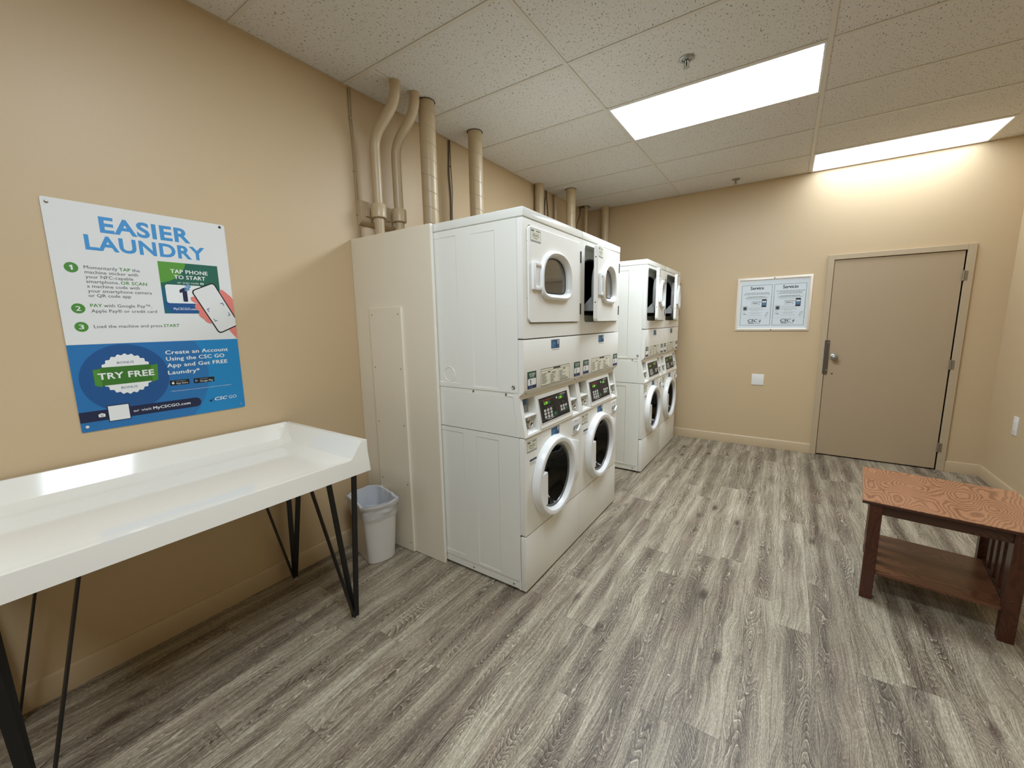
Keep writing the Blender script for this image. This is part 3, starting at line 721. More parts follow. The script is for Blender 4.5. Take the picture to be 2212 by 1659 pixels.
def b_coinplate(a, c):
    def f(b):
        x = slant(1.01)-.038
        b.box((x-.002, a+.004, .978), (x+.006, c-.02, 1.056), 'plate', .001, 1)
        b.box((x+.006, a+(c-a)*.22, 1.018), (x+.0066, a+(c-a)*.62, 1.053), 'bluetape')
    return f
def b_coinlock(a, c):
    def f(b):
        x = slant(.92); u = a+(c-a)*.42
        b.box((x-.042, u-.018, .893), (x-.036, u+.018, .950), 'steel', .002, 1)
        b.lathe((x-.038, u, .925), (1, 0, 0), [(.013, 0), (.013, .016), (.0165, .018), (.0175, .030), (.0165, .036), (.011, .039), (.010, .037), (.0, .037)], 'chrome', 24)
        b.box((x-.002, u-.003, .917), (x-.0005, u+.003, .933), 'hinge_dark')
        b.box((x-.038, u-.007, .894), (x-.018, u+.007, .912), 'chrome', .002, 1)
    return f
# washer porthole door
NA = 96
def base_r(t):                            # skirt outline: circle with a hinge corner towards +u
    r = .2335; du, dz = cos(t), sin(t)
    best = r
    pu = [(CX+.02, CZ+r), (.643, .690), (.645, .480), (CX+.02, CZ-r)]
    for (a, c), (d, e) in zip(pu, pu[1:]):
        ex, ez = d-a, e-c; den = du*ez-dz*ex
        if abs(den) < 1e-9: continue
        s_ = ((a-CX)*ez-(c-CZ)*ex)/den; q = ((a-CX)*dz-(c-CZ)*du)/den
        if s_ > 0 and -1e-6 <= q <= 1+1e-6: best = max(best, s_)
    return best
def ringloop(rf, x): return [(x, CX+rf(2*pi*k/NA)*cos(2*pi*k/NA), CZ+rf(2*pi*k/NA)*sin(2*pi*k/NA)) for k in range(NA)]
def b_pdoor(b):
    c_ = lambda r: (lambda t: r)
    mixr = lambda f, r: (lambda t: base_r(t)*(1-f)+r*f)
    L = [ringloop(base_r, XF+.0005), ringloop(lambda t: base_r(t)-.0005, XF+.009), ringloop(lambda t: base_r(t)-.003, XF+.0115), ringloop(mixr(.35, .2235), XF+.016), ringloop(mixr(.96, .2235), XF+.034), ringloop(c_(.2230), XF+.0365), ringloop(c_(.2205), XF+.0400), ringloop(c_(.2170), XF+.0412), ringloop(c_(.2150), XF+.0413),
         ringloop(c_(.1975), XF+.0408), ringloop(c_(.1955), XF+.0402), ringloop(c_(.1935), XF+.038), ringloop(c_(.1835), XF+.020), ringloop(c_(.1815), XF+.016), ringloop(c_(.179), XF+.004)]
    b.loft(L, 'plastic')
def b_bowl(b):
    b.lathe((XF, CX, CZ), (1, 0, 0), [(.1815, .006), (.176, .008), (.170, .001), (.158, -.020), (.138, -.048), (.108, -.072), (.07, -.086), (.03, -.091), (.0, -.092)], 'blackgloss', 64)
def b_gasket(b):
    b.lathe((XF, CX, CZ), (1, 0, 0), [(.1825, .016), (.178, .0135), (.1725, .0135), (.1695, .008)], 'gasket', 64)
def b_phandle(b):
    R_ = .197; a0 = pi-math.asin((.640-CZ)/R_); a1 = pi+math.asin((CZ-.462)/R_)
    arc = [(CX+R_*cos(a0+(a1-a0)*k/12), CZ+R_*sin(a0+(a1-a0)*k/12)) for k in range(13)]
    poly = arc+[(.168, .458), (.171, .48), (.171, .625), (.168, .643)]
    b.loft([[(XF+x, CX+(u-CX)*s_, CZ+(z-CZ)*s_) for u, z in poly] for x, s_ in ((.012, 1), (.038, 1), (.0405, .997))], 'plastic', caps=(True, True), smooth=False)
def b_drawer(b):
    b.loft([[(x, u, z) for u, z in rrect(.549+i, .748+i, .662-i, .843-i, .010)] for x, i in ((XF-.001, 0), (XF+.003, 0), (XF+.0045, .0015))], 'plastic', caps=(True, True))
def b_drawergrip(b):
    # scooped pull: dark recess line above a rounded lip
    n = 10; arc = [(.566+.082*k/n, .786-.026*sin(pi*k/n)) for k in range(n+1)]
    b.loft([[(XF+x, u, z) for u, z in [(.566, .803), (.648, .803)][::-1]+arc] for x in (.0044, .005)], 'greypl', caps=(True, True), smooth=False)
    b.loft([[(XF+.0048, u, z-.008) for u, z in arc], [(XF+.014, u, z+.002) for u, z in arc], [(XF+.014, u, z+.009) for u, z in arc], [(XF+.0048, u, z+.012) for u, z in arc]], 'plastic', close=False)
    b.rect if 0 else None
    b.plane((XF+.0046, .585, .825), (0, 1, 0), (0, 0, 1), (1, 0, 0)); b.rect(0, 0, .034, .004, 'ltgrey', 1)
# dryer interior
def dshape(hw, ht, hb, n=72, cu=.323, cz=1.664):
    out = []
    for k in range(n):
        t = 2*pi*k/n; c, s_ = cos(t), sin(t); p = 2.35 if s_ >= 0 else 4.5; h = ht if s_ >= 0 else hb
        r = (abs(c)**p+abs(s_)**p)**(-1/p); out.append((cu+hw*r*c, cz+h*r*s_))
    return out
def b_bulkhead(b):
    op = dshape(.248, .198, .168, cu=.338, cz=1.655)
    b.plate_hole(rrect(.012, 1.41, W-.012, 1.93, .01), op, 1.186, 1.195, 'appl')
    for u0, u1 in ((.02, .042), (.638, .66)): b.box((1.195, u0, 1.43), (XS, u1, 1.92), 'appl')
    b.box((1.195, .042, 1.425), (XS, .638, 1.440), 'appl'); b.box((1.195, .042, 1.907), (XS, .638, 1.925), 'appl')
    b.box((1.1952, .062, 1.835), (1.1966, .105, 1.87), 'white'); b.box((1.1952, .072, 1.812), (1.1964, .1, 1.824), 'red')
    b.box((1.1952, .058, 1.68), (1.198, .082, 1.80), 'black', .002, 1); b.cyl((1.195, .095, 1.826), (1.205, .095, 1.826), .006, 'hinge_dark', 10)
def b_dryerdrum(b):
    op = [(u, z) for u, z in dshape(.249, .199, .169, cu=.338, cz=1.655)]
    b.loft([[(x, .337+(u-.337)*s_, 1.66+(z-1.66)*s_) for u, z in op] for x, s_ in ((1.1945, 1.0), (1.15, 1.06), (.70, 1.06), (.68, .9))], 'drum', caps=(False, True))
def b_lintrim(b):
    o1 = dshape(.252, .202, .172, cu=.338, cz=1.655); o2 = dshape(.242, .192, .160, cu=.338, cz=1.655)
    b.loft([[(x, u, z) for u, z in L] for x, L in ((1.195, o1), (1.200, o1), (1.200, o2), (1.18, o2))], 'black')
# dryer door, in hinge coordinates (x from XF+.003, u from .638)
HX = XF-.0165                             # back of the door skin
PX, HU = XF+.008, .6365                   # hinge axis
DOFF = (-PX, -HU, 0)
def b_ddoor(b):
    hole = dshape(.142, .117, .075)
    out = rrect(.045, 1.443, .6345, 1.9035, .026); o2 = rrect(.0475, 1.4455, .632, 1.901, .024)
    b.plate_hole(o2, hole, HX, HX+.0245, 'applf')
    b.loft([[(x, u, z) for u, z in L] for x, L in ((HX, o2), (HX+.0015, out), (HX+.0225, out), (HX+.0245, o2))], 'applf')
    for z in (1.83, 1.56): b.lathe((HX+.012, .045, z), (0, -1, 0), [(.004, 0), (.003, .001), (0, .001)], 'dark', 8)
def b_bezel(b):
    f = lambda d: dshape(.177-d, .150-d, .106-d)
    b.loft([[(HX+.0245+h, u, z) for u, z in f(d)] for d, h in ((0, 0), (.002, .010), (.007, .018), (.014, .0205), (.022, .017), (.029, .008), (.034, -.010), (.034, -.022))], 'plastic')
def b_dglass(b):
    f = dshape(.143, .117, .073)
    b.loft([[(HX+x, u, z) for u, z in f] for x in (.008, .013)], 'glass', caps=(True, True), smooth=False)
    g_ = dshape(.1435, .1165, .0725); h_ = dshape(.135, .108, .064)
    b.loft([[(HX+.0135, u, z) for u, z in L] for L in (g_, h_)], 'black')
def b_dhandle(b):
    # C-shaped pull: grip bar with two arms into the bezel
    b.box((HX+.024, .070, 1.604), (HX+.0385, .093, 1.736), 'plastic', .004, 2)
    b.box((HX+.024, .085, 1.720), (HX+.037, .150, 1.737), 'plastic', .004, 2); b.box((HX+.024, .085, 1.603), (HX+.037, .158, 1.622), 'plastic', .004, 2)
    b.box((HX+.022, .085, 1.606), (HX+.029, .158, 1.734), 'plastic', .001, 1)
def b_liner(b):
    f = lambda d: dshape(.225-d, .185-d, .150-d, cu=.335, cz=1.66)
    b.loft([[(HX-x, u, z) for u, z in f(d)] for d, x in ((0, -.0005), (.004, .028), (.010, .034), (.024, .034), (.03, .012))], 'greypl')
    # deflector wedge at the foot of the liner
    tri = [(HX-.02, 1.512), (HX-.118, 1.512), (HX-.110, 1.522), (HX-.02, 1.615)]
    b.loft([[(x, u, z) for x, z in tri] for u in (.125, .50)], 'greypl', caps=(True, True), smooth=False)
def b_hinge(z):
    def f(b):
        b.box((XF, .6375, z), (XF+.010, .6485, z+.066), 'hinge_dark', .001, 1); b.cyl((XF+.008, .6375, z), (XF+.008, .6375, z+.066), .0045, 'hinge_dark', 10)
    return f
GU = 'stacked washers and dryers'
def stacked_unit(y, ang, nums, wtag, dtag, label):
    t = thing('stacked_washer_dryer', (-OFF[0], y-OFF[1], 0), label, 'washer and dryer', GU)
    part('wc', 'washer_cabinet', b_washer_cab, t, auto=20); wf = part('wf', 'washer_front', b_washer_front, t); part('kp', 'kick_panel', b_kick, t)
    part('wt'+wtag, 'number_tag', b_tag((XF, .024, .779), wtag), wf, auto='raw'); part('bm', 'brand_mark', b_brandmark, wf, auto='raw'); part('nb', 'blue_notice', b_notice(.805), wf, auto='raw')
    pd = part('pd', 'porthole_door', b_pdoor, t); part('bo', 'door_glass', b_bowl, pd, label='black domed door glass'); part('ga', 'gasket', b_gasket, pd); part('ph', 'door_handle', b_phandle, pd)
    dr = part('dr', 'detergent_drawer', b_drawer, t); part('dg', 'drawer_pull', b_drawergrip, dr)
    co = part('co', 'control_console', b_console, t); part('di', 'display_panel', b_display, co, auto='raw', label='black display panel with keypads')
    for i, (a, c) in enumerate(PK): part('cp%d' % i, 'coin_plate', b_coinplate(a, c), co); part('cl%d' % i, 'coin_lock', b_coinlock(a, c), co, label='chrome coin lock')
    if ang in (0, 8.2): part('sb', 'side_bolt', b_bolt, t)
    part('dc', 'dryer_cabinet', b_dryer_cab, t, auto=20); part('li', 'top_lid', b_lid, t); part('df', 'dryer_front', b_dryer_front, t)
    fa = part('fa', 'fascia_panel', b_fascia, t); part('ch', 'instruction_chart', b_chart, fa, auto='raw'); part('nt', 'blue_notice', b_notice(1.301), fa, auto='raw')
    for a, n in zip((.034, .572), nums): part('st%s%.2f' % (n, a), 'number_sticker', lambda b, a=a, n=n: sticker(b, a, 1.111, n), fa, auto='raw')
    part('bh', 'bulkhead', b_bulkhead, t); part('dd', 'dryer_drum', b_dryerdrum, t, label='dark dryer drum'); part('lt', 'drum_trim', b_lintrim, t)
    loc = (PX+OFF[0], HU+OFF[1], 0)
    do = part('do', 'dryer_door', b_ddoor, t, loc, off=DOFF); do.rotation_euler = (0, 0, R(ang))
    part('bz', 'window_bezel', b_bezel, do, off=DOFF); part('gl', 'window_glass', b_dglass, do, off=DOFF); part('dh', 'door_handle', b_dhandle, do, off=DOFF); part('ln', 'door_liner', b_liner, do, off=DOFF)
    part('dt'+dtag, 'number_tag', b_tag((HX+.0245, .064, 1.831), dtag), do, off=DOFF, auto='raw')
    for z in (1.79, 1.487): part('h%.2f' % z, 'hinge', b_hinge(z), t)
    return t
stacked_unit(YA, 0, ('1', '2'), '879-HKG', '878-HKG', 'white stacked washer dryer with its upper door shut, beside the tall cream panel')
stacked_unit(YA+W, 7.2, ('3', '4'), '877-HKG', '876-HKG', 'white stacked washer dryer, upper door ajar, numbered 3 and 4, joined to the shut one')
stacked_unit(Y2, 8.2, ('', ''), '875-HKG', '874-HKG', 'white stacked washer dryer, upper door ajar, nearer one of the far pair')
stacked_unit(Y2+W, 9.0, ('', ''), '873-HKG', '872-HKG', 'white stacked washer dryer, upper door ajar, last one next to the back wall')

# ------------------------------------------------------------------ poster
t = thing('instruction_poster', (.0005, .64, 1.0345), 'large white and blue poster headed EASIER LAUNDRY above the folding table', 'poster')
b = MB((-.0005, -.64, -1.0345)); b.plane((.0035, .34, 1.0345), (0, 1, 0), (0, 0, 1), (1, 0, 0), .0002)
PW_, PH_ = .597, .9025
o_ = rrect(0, 0, PW_, PH_, .008, 3); b.loft([[b.pt(a, c, 0)-Vector((.003, 0, 0)) for a, c in o_], [b.pt(a, c, 0) for a, c in o_]], 'paper', caps=(True, True), smooth=False)
cl = lambda p, *q: clip(p, *(q or (0, 0, PW_, .352)))
b.poly(clip(rrect(0, 0, PW_, .5, .008, 3), 0, 0, PW_, .352), 'blue1', 1)
b.poly(cl(circ(.165, .20, .29, 64), .001, .001, PW_, .352), 'blue2', 2); b.poly(cl(circ(.16, .205, .143, 64)), 'blue3', 3)
b.text('EASIER', .150, .7985, .451, .059, 'title', 1, .045); b.text('LAUNDRY', .100, .7265, .502, .055, 'title', 1, .045)
for n, z in (('1', .651), ('2', .494), ('3', .422)):
    b.disc(.051, z, .0195, 'green', 1); b.text(n, .0465 if n == '1' else .044, z-.009, .0545 if n == '1' else .058, .018, 'white', 2, .02)
LH = .0183; y = .6495
for row in ([('Momentarily ', 'text', 0), ('TAP', 'green', .02), (' the', 'text', 0)], [('machine sticker with', 'text', 0)], [('your NFC-capable', 'text', 0)], [('smartphone, ', 'text', 0), ('OR SCAN', 'green', .02)], [('a machine code with', 'text', 0)], [('your smartphone camera', 'text', 0)], [('or QR code app', 'text', 0)],
            None, [('PAY', 'green', .02), (' with Google Pay\u2122,', 'text', 0)], [('Apple Pay\u00ae or credit card', 'text', 0)], None, [('Load the machine and press ', 'text', 0), ('START', 'green', .02)]):
    if row is None: y = {0: .5005, 1: .4165}[0 if y > .49 else 1]; continue
    x = .086
    for s_, m_, bo in row:
        h_ = .0128; g_ = glyphs(s_.strip(), bo, 0); k = h_/.70*1.06; x += .0055*(len(s_)-len(s_.lstrip())); w_ = (g_[3]-g_[2])*k
        b.text(s_.strip(), x, y, x+w_, h_, m_, 1, bo); x += w_+.0055*(len(s_)-len(s_.rstrip()))
    y -= LH if y > .52 or y < .45 else .022
# tap card
GX, GY, GW, GH_ = .319, .477, .227, .227
b.rect(GX, GY, GX+GW, GY+GH_, 'dkgreen', 1); b.rect(GX, GY, GX+GW, GY+.115, 'teal', 2)
b.poly(clip(circ(GX-.02, GY+GH_+.03, .125, 40), GX, GY, GX+GW, GY+GH_), 'grass', 3)
b.poly(clip(circ(GX+.075, GY+.065, .075, 40), GX, GY, GX+GW, GY+.05), 'blue3', 3)
b.text('TAP PHONE', .360, .657, .502, .017, 'white', 4, .03); b.text('TO START', .371, .632, .490, .017, 'white', 4, .03); b.text('or scan code', .380, .6125, .462, .009, 'white', 4)
b.rect(.468, .6115, .481, .6205, 'white', 4, .002); b.disc(.4745, .616, .003, 'dkgreen', 5, 12)
b.rect(.333, .523, .470, .6055, 'white', 4, .010); b.text('1', .386, .532, .409, .060, 'navy', 5, .03); b.text('MyCSCGO.com', .353, .493, .443, .0105, 'white', 4, .01)
for a0 in (108, 132, 156, 180):
    d_ = R(a0+12); c0 = (.432, .588); p0 = (c0[0]+.010*cos(d_), c0[1]+.010*sin(d_)); p1 = (c0[0]+.029*cos(d_), c0[1]+.029*sin(d_)); nn = (-sin(d_)*.004, cos(d_)*.004)
    b.poly([(p0[0]+nn[0]*.6, p0[1]+nn[1]*.6), (p1[0]+nn[0], p1[1]+nn[1]), (p1[0]-nn[0], p1[1]-nn[1]), (p0[0]-nn[0]*.6, p0[1]-nn[1]*.6)], 'lightblue', 6)
ha = [(.530, .530), (.541, .585), (.553, .594), (.568, .582), (.590, .560), (PW_, .548), (PW_, .352), (.560, .405), (.50, .42)]
b.poly(ha, 'peach', 7)
for fi, (fx, fz, fl, fw) in enumerate(((.440, .540, .040, .013), (.463, .502, .062, .020), (.474, .468, .060, .019), (.485, .447, .040, .014))):
    d_ = R(-30); b.poly([(fx+fl/2*cos(q)*cos(d_)-fw*sin(q)*sin(d_), fz+fl/2*cos(q)*sin(d_)+fw*sin(q)*cos(d_)) for q in [2*pi*k/20 for k in range(20)]], 'peach', 7.4+fi*.4)
def rot(poly, a, cx, cy): return [(cx+x*cos(a)-y_*sin(a), cy+x*sin(a)+y_*cos(a)) for x, y_ in poly]
pc = (.521, .503); pa = R(25)
b.poly(clip(rot(rrect(-.053, -.112, .053, .112, .016), pa, *pc), 0, 0, PW_, PH_), 'black', 9); b.poly(clip(rot(rrect(-.048, -.107, .048, .107, .012), pa, *pc), 0, 0, PW_, PH_), 'paper', 10)
for sx in (-1, 1):
    for sy in (-1, 1):
        for q in (((sx*.038, sy*.030), (sx*.026, sy*.033)), ((sx*.038, sy*.033), (sx*.035, sy*.018))):
            (a0, b0), (a1, b1) = q; b.poly(clip(rot([(a0, b0-.02), (a1, b0-.02), (a1, b1-.02), (a0, b1-.02)], pa, *pc), 0, 0, PW_, PH_), 'slate', 11)
# badge
b.poly([(.163+(.083+.0032*cos(24*q))*cos(q), .2225+(.083+.0032*cos(24*q))*sin(q)) for q in [2*pi*k/192 for k in range(192)]], 'white', 4)
b.poly([(.060, .249), (.082, .251), (.082, .176), (.060, .184)], 'green', 5); b.poly([(.240, .251), (.267, .256), (.262, .186), (.240, .176)], 'green', 5)
b.poly([(.082, .256), (.242, .256), (.242, .183), (.082, .181)], 'dkgrass', 6)
b.text('TRY FREE', .072, .2075, .251, .025, 'white', 7, .04); b.text('BONUS', .136, .267, .189, .0095, 'slate', 6, .0); b.text('BONUS', .137, .161, .189, .0095, 'slate', 6, .0)
for s_, x1, z in (('Create an Account', .548, .294), ('Using the CSC GO', .530, .265), ('App and Get FREE', .5395, .235), ('Laundry*', .420, .2025)): b.text(s_, .300, z, x1, .0175, 'white', 4, .03)
b.rect(.301, .151, .374, .174, 'black', 4, .002); b.rect(.391, .150, .475, .173, 'black', 4, .002)
b.text('App Store', .323, .155, .368, .0085, 'white', 5); b.text('Google Play', .415, .154, .469, .0085, 'white', 5)
b.rect(.323, .1675, .362, .1692, 'ltgrey', 5); b.rect(.417, .1668, .448, .1684, 'ltgrey', 5)
b.disc(.3125, .1615, .0052, 'white', 5, 14); b.poly([(.3125, .167), (.3155, .171), (.3135, .1705)], 'white', 5); b.disc(.3175, .1625, .002, 'black', 6, 8)
b.poly([(.397, .1545), (.397, .1685), (.409, .1615)], 'lightblue', 5)
b.text('* Free laundry granted to the first account created on your smartphone', .300, .1225, .544, .0042, 'white', 4)
b.poly([(0.0005, .039)]+[(.388+.0215*cos(q), .0605+.0215*sin(q)) for q in [-pi/2+pi*k/12 for k in range(13)]]+[(.0005, .082)], 'navy', 4)
b.rect(.083, .029, .153, .097, 'navy', 5); b.rect(.086, .032, .150, .094, 'white', 6)
b.rect(.055, .0535, .075, .0665, 'white', 5, .002); b.rect(.061, .066, .069, .0690, 'white', 5); b.disc(.065, .0595, .0042, 'navy', 6, 14); b.disc(.065, .0595, .0027, 'white', 7, 14)
b.text('or visit', .163, .055, .224, .0115, 'white', 5, .008); b.text('MyCSCGO.com', .230, .055, .366, .0125, 'white', 5, .03)
b.poly([(.442, .0625), (.450, .0595), (.459, .0665), (.452, .051), (.447, .051)], 'navy', 5); b.poly([(.452, .0585), (.462, .0725), (.460, .062), (.455, .0545)], 'teal', 6)
b.text('CSC', .467, .055, .520, .0155, 'white', 5, .035, .3); b.text('GO', .527, .055, .562, .0155, 'white', 5, 0)
b.rect(.548, .027, .568, .0276, 'lightblue', 4); b.rect(.575, .024, .578, .0275, 'lightblue', 4)
b.done('poster_sheet', t, auto='raw')
for (a, c, m_) in ((.016, .8845, 'screw'), (.577, .8905, 'black'), (.018, .0215, 'coverplate'), (.578, .018, 'lightblue')):
    b = MB((-.0005, -.64, -1.0345)); b.lathe((.004, .34+a, 1.0345+c), (1, 0, 0), [(.0058, 0), (.005, .0018), (0, .0024)], m_, 14); b.done('mounting_screw', t)

# ------------------------------------------------------------------ framed notice
NX, NZ = 1.837, 1.307
t = thing('framed_notice', (NX+.34, YB, NZ), 'cream snap frame holding a two-column Service and Servicio notice beside the door', 'framed notice')
NO = (-(NX+.34), -YB, -NZ)
b = MB(NO); FW, FH = .680, .5745
pr = [(0, 0), (0, .010), (.008, .018), (.020, .021), (.027, .017), (.031, .010), (.031, .0)]
b.loft([[(NX+d, YB-h, NZ+d), (NX+FW-d, YB-h, NZ+d), (NX+FW-d, YB-h, NZ+FH-d), (NX+d, YB-h, NZ+FH-d)] for d, h in pr], 'snap', smooth=False); b.done('snap_frame', t)
b = MB(NO); b.box((NX+.012, YB-.008, NZ+.012), (NX+FW-.012, YB-.001, NZ+FH-.012), 'sheet')
b.plane((NX, YB-.008, NZ), (1, 0, 0), (0, 0, 1), (0, -1, 0), .0003)
for a, ttl, x0, x1 in ((.047, 'Service', .131, .252), (.350, 'Servicio', .427, .560)):
    w_ = .285 if a < .1 else .281
    b.outline(a, .060, a+w_, .494, .0028, 'text', 1); b.text(ttl, x0, .446, x1, .034, 'black', 1, .03)
    rows = [(.408, .036, .22), (.394, .020, .25)] if a < .1 else [(.418, .02, .25), (.405, .055, .19), (.392, .03, .22)]
    for z, q, l_ in rows+[(.366, .06, .17), (.354, .04, .21), (.338, .05, .18)]:
        random.seed(int(z*1000)+int(a*100)); x = a+q
        while x < a+q+l_: k = random.uniform(.01, .028); b.rect(x, z, min(x+k, a+q+l_), z+.0052, 'ltgrey' if z < .345 else 'grey', 1); x += k+.004
    b.outline(a+.005, .142, a+w_-.005, .372, .0012, 'ltgrey', 1)
    b.outline(a+.10, .278, a+.178, .322, .0014, 'grey', 1); b.rect(a+.112, .294, a+.15, .302, 'grey', 1); b.poly([(a+.15, .302), (a+.178, .290), (a+.178, .286), (a+.148, .297)], 'grey', 1); b.rect(a+.103, .311, a+.197, .315, 'grey', 2)
    b.rect(a+.197, .257, a+.241, .341, 'black', 2, .005); b.rect(a+.201, .270, a+.237, .328, 'slate', 3); b.rect(a+.201, .306, a+.237, .322, 'sheet', 4); b.rect(a+.205, .286, a+.232, .294, 'lightblue', 4)
    b.rect(a+.020, .221, a+.063, .270, 'ltgrey', 2); b.disc(a+.042, .245, .016, 'text', 3, 12)
    b.outline(a+.020, .180, a+.045, .205, .0016, 'grey', 2); b.poly([(a+.03, .182), (a+.062, .176), (a+.062, .180), (a+.035, .188)], 'grey', 2)
    b.poly([(a+.233, .158), (a+.251, .160), (a+.263, .200), (a+.245, .198)], 'grey', 2); b.poly([(a+.237, .162), (a+.249, .163), (a+.259, .196), (a+.247, .195)], 'sheet', 3)
    for z, q, l_ in ((.255, .075, .13), (.240, .07, .14), (.228, .072, .138), (.216, .10, .07), (.196, .075, .13), (.185, .10, .08), (.166, .075, .125)):
        random.seed(int(z*1000)+3); x = a+q
        while x < a+q+l_: k = random.uniform(.008, .022); b.rect(x, z, min(x+k, a+q+l_), z+.0040, 'ltgrey', 1); x += k+.0035
    b.text('CSC', a+.077, .098, a+.168, .030, 'black', 1, .035, .3); b.poly([(a+.178, .118), (a+.190, .108), (a+.203, .126), (a+.196, .098), (a+.188, .094)], 'text', 1)
    b.poly([(a+.186, .122), (a+.193, .130), (a+.195, .118)], 'grey', 1); b.rect(a+.079, .080, a+.135, .090, 'grey', 1); b.rect(a+.137, .080, a+.195, .088, 'ltgrey', 1)
b.done('notice_sheet', t, auto='raw')
for z in (NZ+.014, NZ+FH-.014):
    b = MB(NO); b.lathe((NX+.345, YB-.0195, z), (0, -1, 0), [(.006, 0), (.004, .002), (0, .0022)], 'black', 10); b.done('frame_screw', t)

# ------------------------------------------------------------------ folding table
FY0, FY1 = -.075, 1.138; FX0, FX1 = .018, .728
t = thing('folding_table', ((FX0+FX1)/2, (FY0+FY1)/2, 0), 'glossy cream moulded folding table on black hairpin legs under the poster', 'table')
FO = (-(FX0+FX1)/2, -(FY0+FY1)/2, 0)
ZT, ZD, ZL, ZB = .916, .822, .838, .768         # lip top, deck, front lip, apron bottom
b = MB(FO)
def lipz(x):                                     # side lip height: high at the wall, drops to the front lip
    return ZT
# outer skin: apron all round, front apron low with ramps up to the side lips
yo0, yo1 = FY0, FY1
front = [(yo0, ZB), (yo1, ZB), (yo1-.008, ZT-.004), (yo1-.014, ZT), (yo1-.030, ZT), (yo1-.037, ZT-.006), (yo1-.086, ZL+.006), (yo1-.098, ZL), (yo0+.098, ZL), (yo0+.086, ZL+.006), (yo0+.037, ZT-.006), (yo0+.030, ZT), (yo0+.014, ZT), (yo0+.008, ZT-.004)]
b.loft([[(FX1+.010, y_, z) if z == ZB else (FX1, y_, z) for y_, z in front], [(FX1-.018, y_, z) for y_, z in front]], 'gloss_cream', smooth=False)
b.face([((FX1+.010) if z == ZB else FX1, y_, z) for y_, z in front], 'gloss_cream')
b.face([(FX1-.018, y_, z) for y_, z in front][::-1], 'gloss_cream')
# basin: deck with coved walls (grid across x-y with profile in distance from walls)
def cove(d, top, w1, w2, h=.021):                # steep lip to w1, shallow fall to the deck at w2
    if d <= 0: return top
    if d < w1: return top-(top-h)*(d/w1)
    if d < w2: return h*(1-(d-w1)/(w2-w1))
    return 0.
ZD = .819
xg = [FX0+.014+q for q in (0, .014, .028, .042, .065, .09, .115, .14, .175, .25, .35, .45, .53)]+[FX1-.10, FX1-.06, FX1-.045, FX1-.034, FX1-.024, FX1-.016, FX1-.010]
ye = (0, .012, .024, .036, .048, .06, .08, .105, .15)
yg = [FY0+.022+q for q in ye]+[FY0+.25+.1*k for k in range(8)]+[FY1-.022-q for q in ye[::-1]]
def deck(x, y_):
    dw = x-(FX0+.014); de = min(y_-(FY0+.022), FY1-.022-y_); z = ZD+max(cove(dw, ZT-ZD, .042, .175), cove(de, ZT-ZD, .06, .105))
    df = FX1-.010-x
    if df < .05: z = max(z, ZD+(ZL-ZD)*(1-df/.05)**2)
    return (x, y_, z)
b.height(xg, yg, deck, 'gloss_cream', True)
# lip tops and outer faces
b.box((FX0, FY0, ZB), (FX0+.0145, FY1, ZT), 'gloss_cream', .003, 2)
for y0, y1 in ((FY0, FY0+.0225), (FY1-.0225, FY1)): b.box((FX0, y0+(.004 if y1 > 1 else 0), ZB+.002), (FX1-.002, y1-(.0 if y1 > 1 else .004), ZT), 'gloss_cream', .004, 2)
b.box((FX0+.02, FY0+.02, ZB+.02), (FX1-.02, FY1-.02, ZB+.03), 'gloss_cream')
b.done('table_top', t, auto=14)
for fx, fy, sx, sy, l in ((.644, 1.055, -1, -1, ''), (.072, 1.060, 1, -1, ''), (.640, .030, -1, 1, ''), (.062, .034, 1, 1, '')):
    b = MB(FO); F = Vector((fx, fy, .016)); zt = ZB+.020
    b.bar(F+Vector((sx*.006, 0, 0)), (fx+sx*.170, fy+sy*-.010, zt), (0, 1, 0), .026, .006, 'blackmetal')
    b.bar(F+Vector((0, sy*.006, 0)), (fx-sx*.0, fy+sy*.170, zt), (1, 0, 0), .024, .006, 'blackmetal')
    b.bar(F-Vector((sx*.004, sy*.004, 0)), (fx-sx*.034, fy-sy*.034, zt), (0, 1, 0), .026, .006, 'blackmetal')
    lg = b.done('leg', t)
    b = MB(FO); b.lathe((fx, fy, 0), (0, 0, 1), [(.013, 0), (.015, .003), (.013, .010), (.009, .018), (0, .018)], 'glide', 16); b.done('glide', lg)

# ------------------------------------------------------------------ waste bin
t = thing('waste_bin', (.24, 1.492, 0), 'white plastic waste bin with a clear bag liner between folding table and cream panel', 'bin', rz=R(-15))
def binloop(hx, hy, z, wob=0, ph=0):
    fx = hx-.43*hy; pts = []
    for q in range(16): pts.append((-fx+2*fx*q/16, -hy))
    for q in range(16): a = -pi/2*.86+pi*.86*q/16; pts.append((fx+(hx-fx)*(cos(a)-cos(pi/2*.86))/(1-cos(pi/2*.86)), hy*sin(a)/sin(pi/2*.86)))
    for q in range(16): pts.append((fx-2*fx*q/16, hy))
    for q in range(16): a = pi/2+pi/2*.14+pi*.86*q/16; pts.append((-fx+(hx-fx)*(cos(a)-cos(pi/2+pi/2*.14))/(1+cos(pi/2+pi/2*.14)), hy*sin(a)/sin(pi/2*.86)))
    out = []
    for k, (x, y) in enumerate(pts):
        a = 2*pi*k/64; r = 1+wob*(sin(5*a+ph)+.6*sin(9*a+2*ph)+.4*sin(17*a+ph*5))
        out.append((x*r, y*r, z+wob*.16*(sin(4*a+ph*3)+.6*sin(11*a+ph))))
    return out
b = MB(); b.loft([binloop(.125, .080, .0), binloop(.129, .084, .004), binloop(.158, .107, .37)], 'binwhite', caps=(True, False)); b.done('bin_body', t)
b = MB(); b.loft([binloop(.157, .106, .362), binloop(.164, .113, .366), binloop(.166, .115, .374), binloop(.163, .112, .382), binloop(.155, .104, .382)], 'binwhite'); b.done('rim', t)
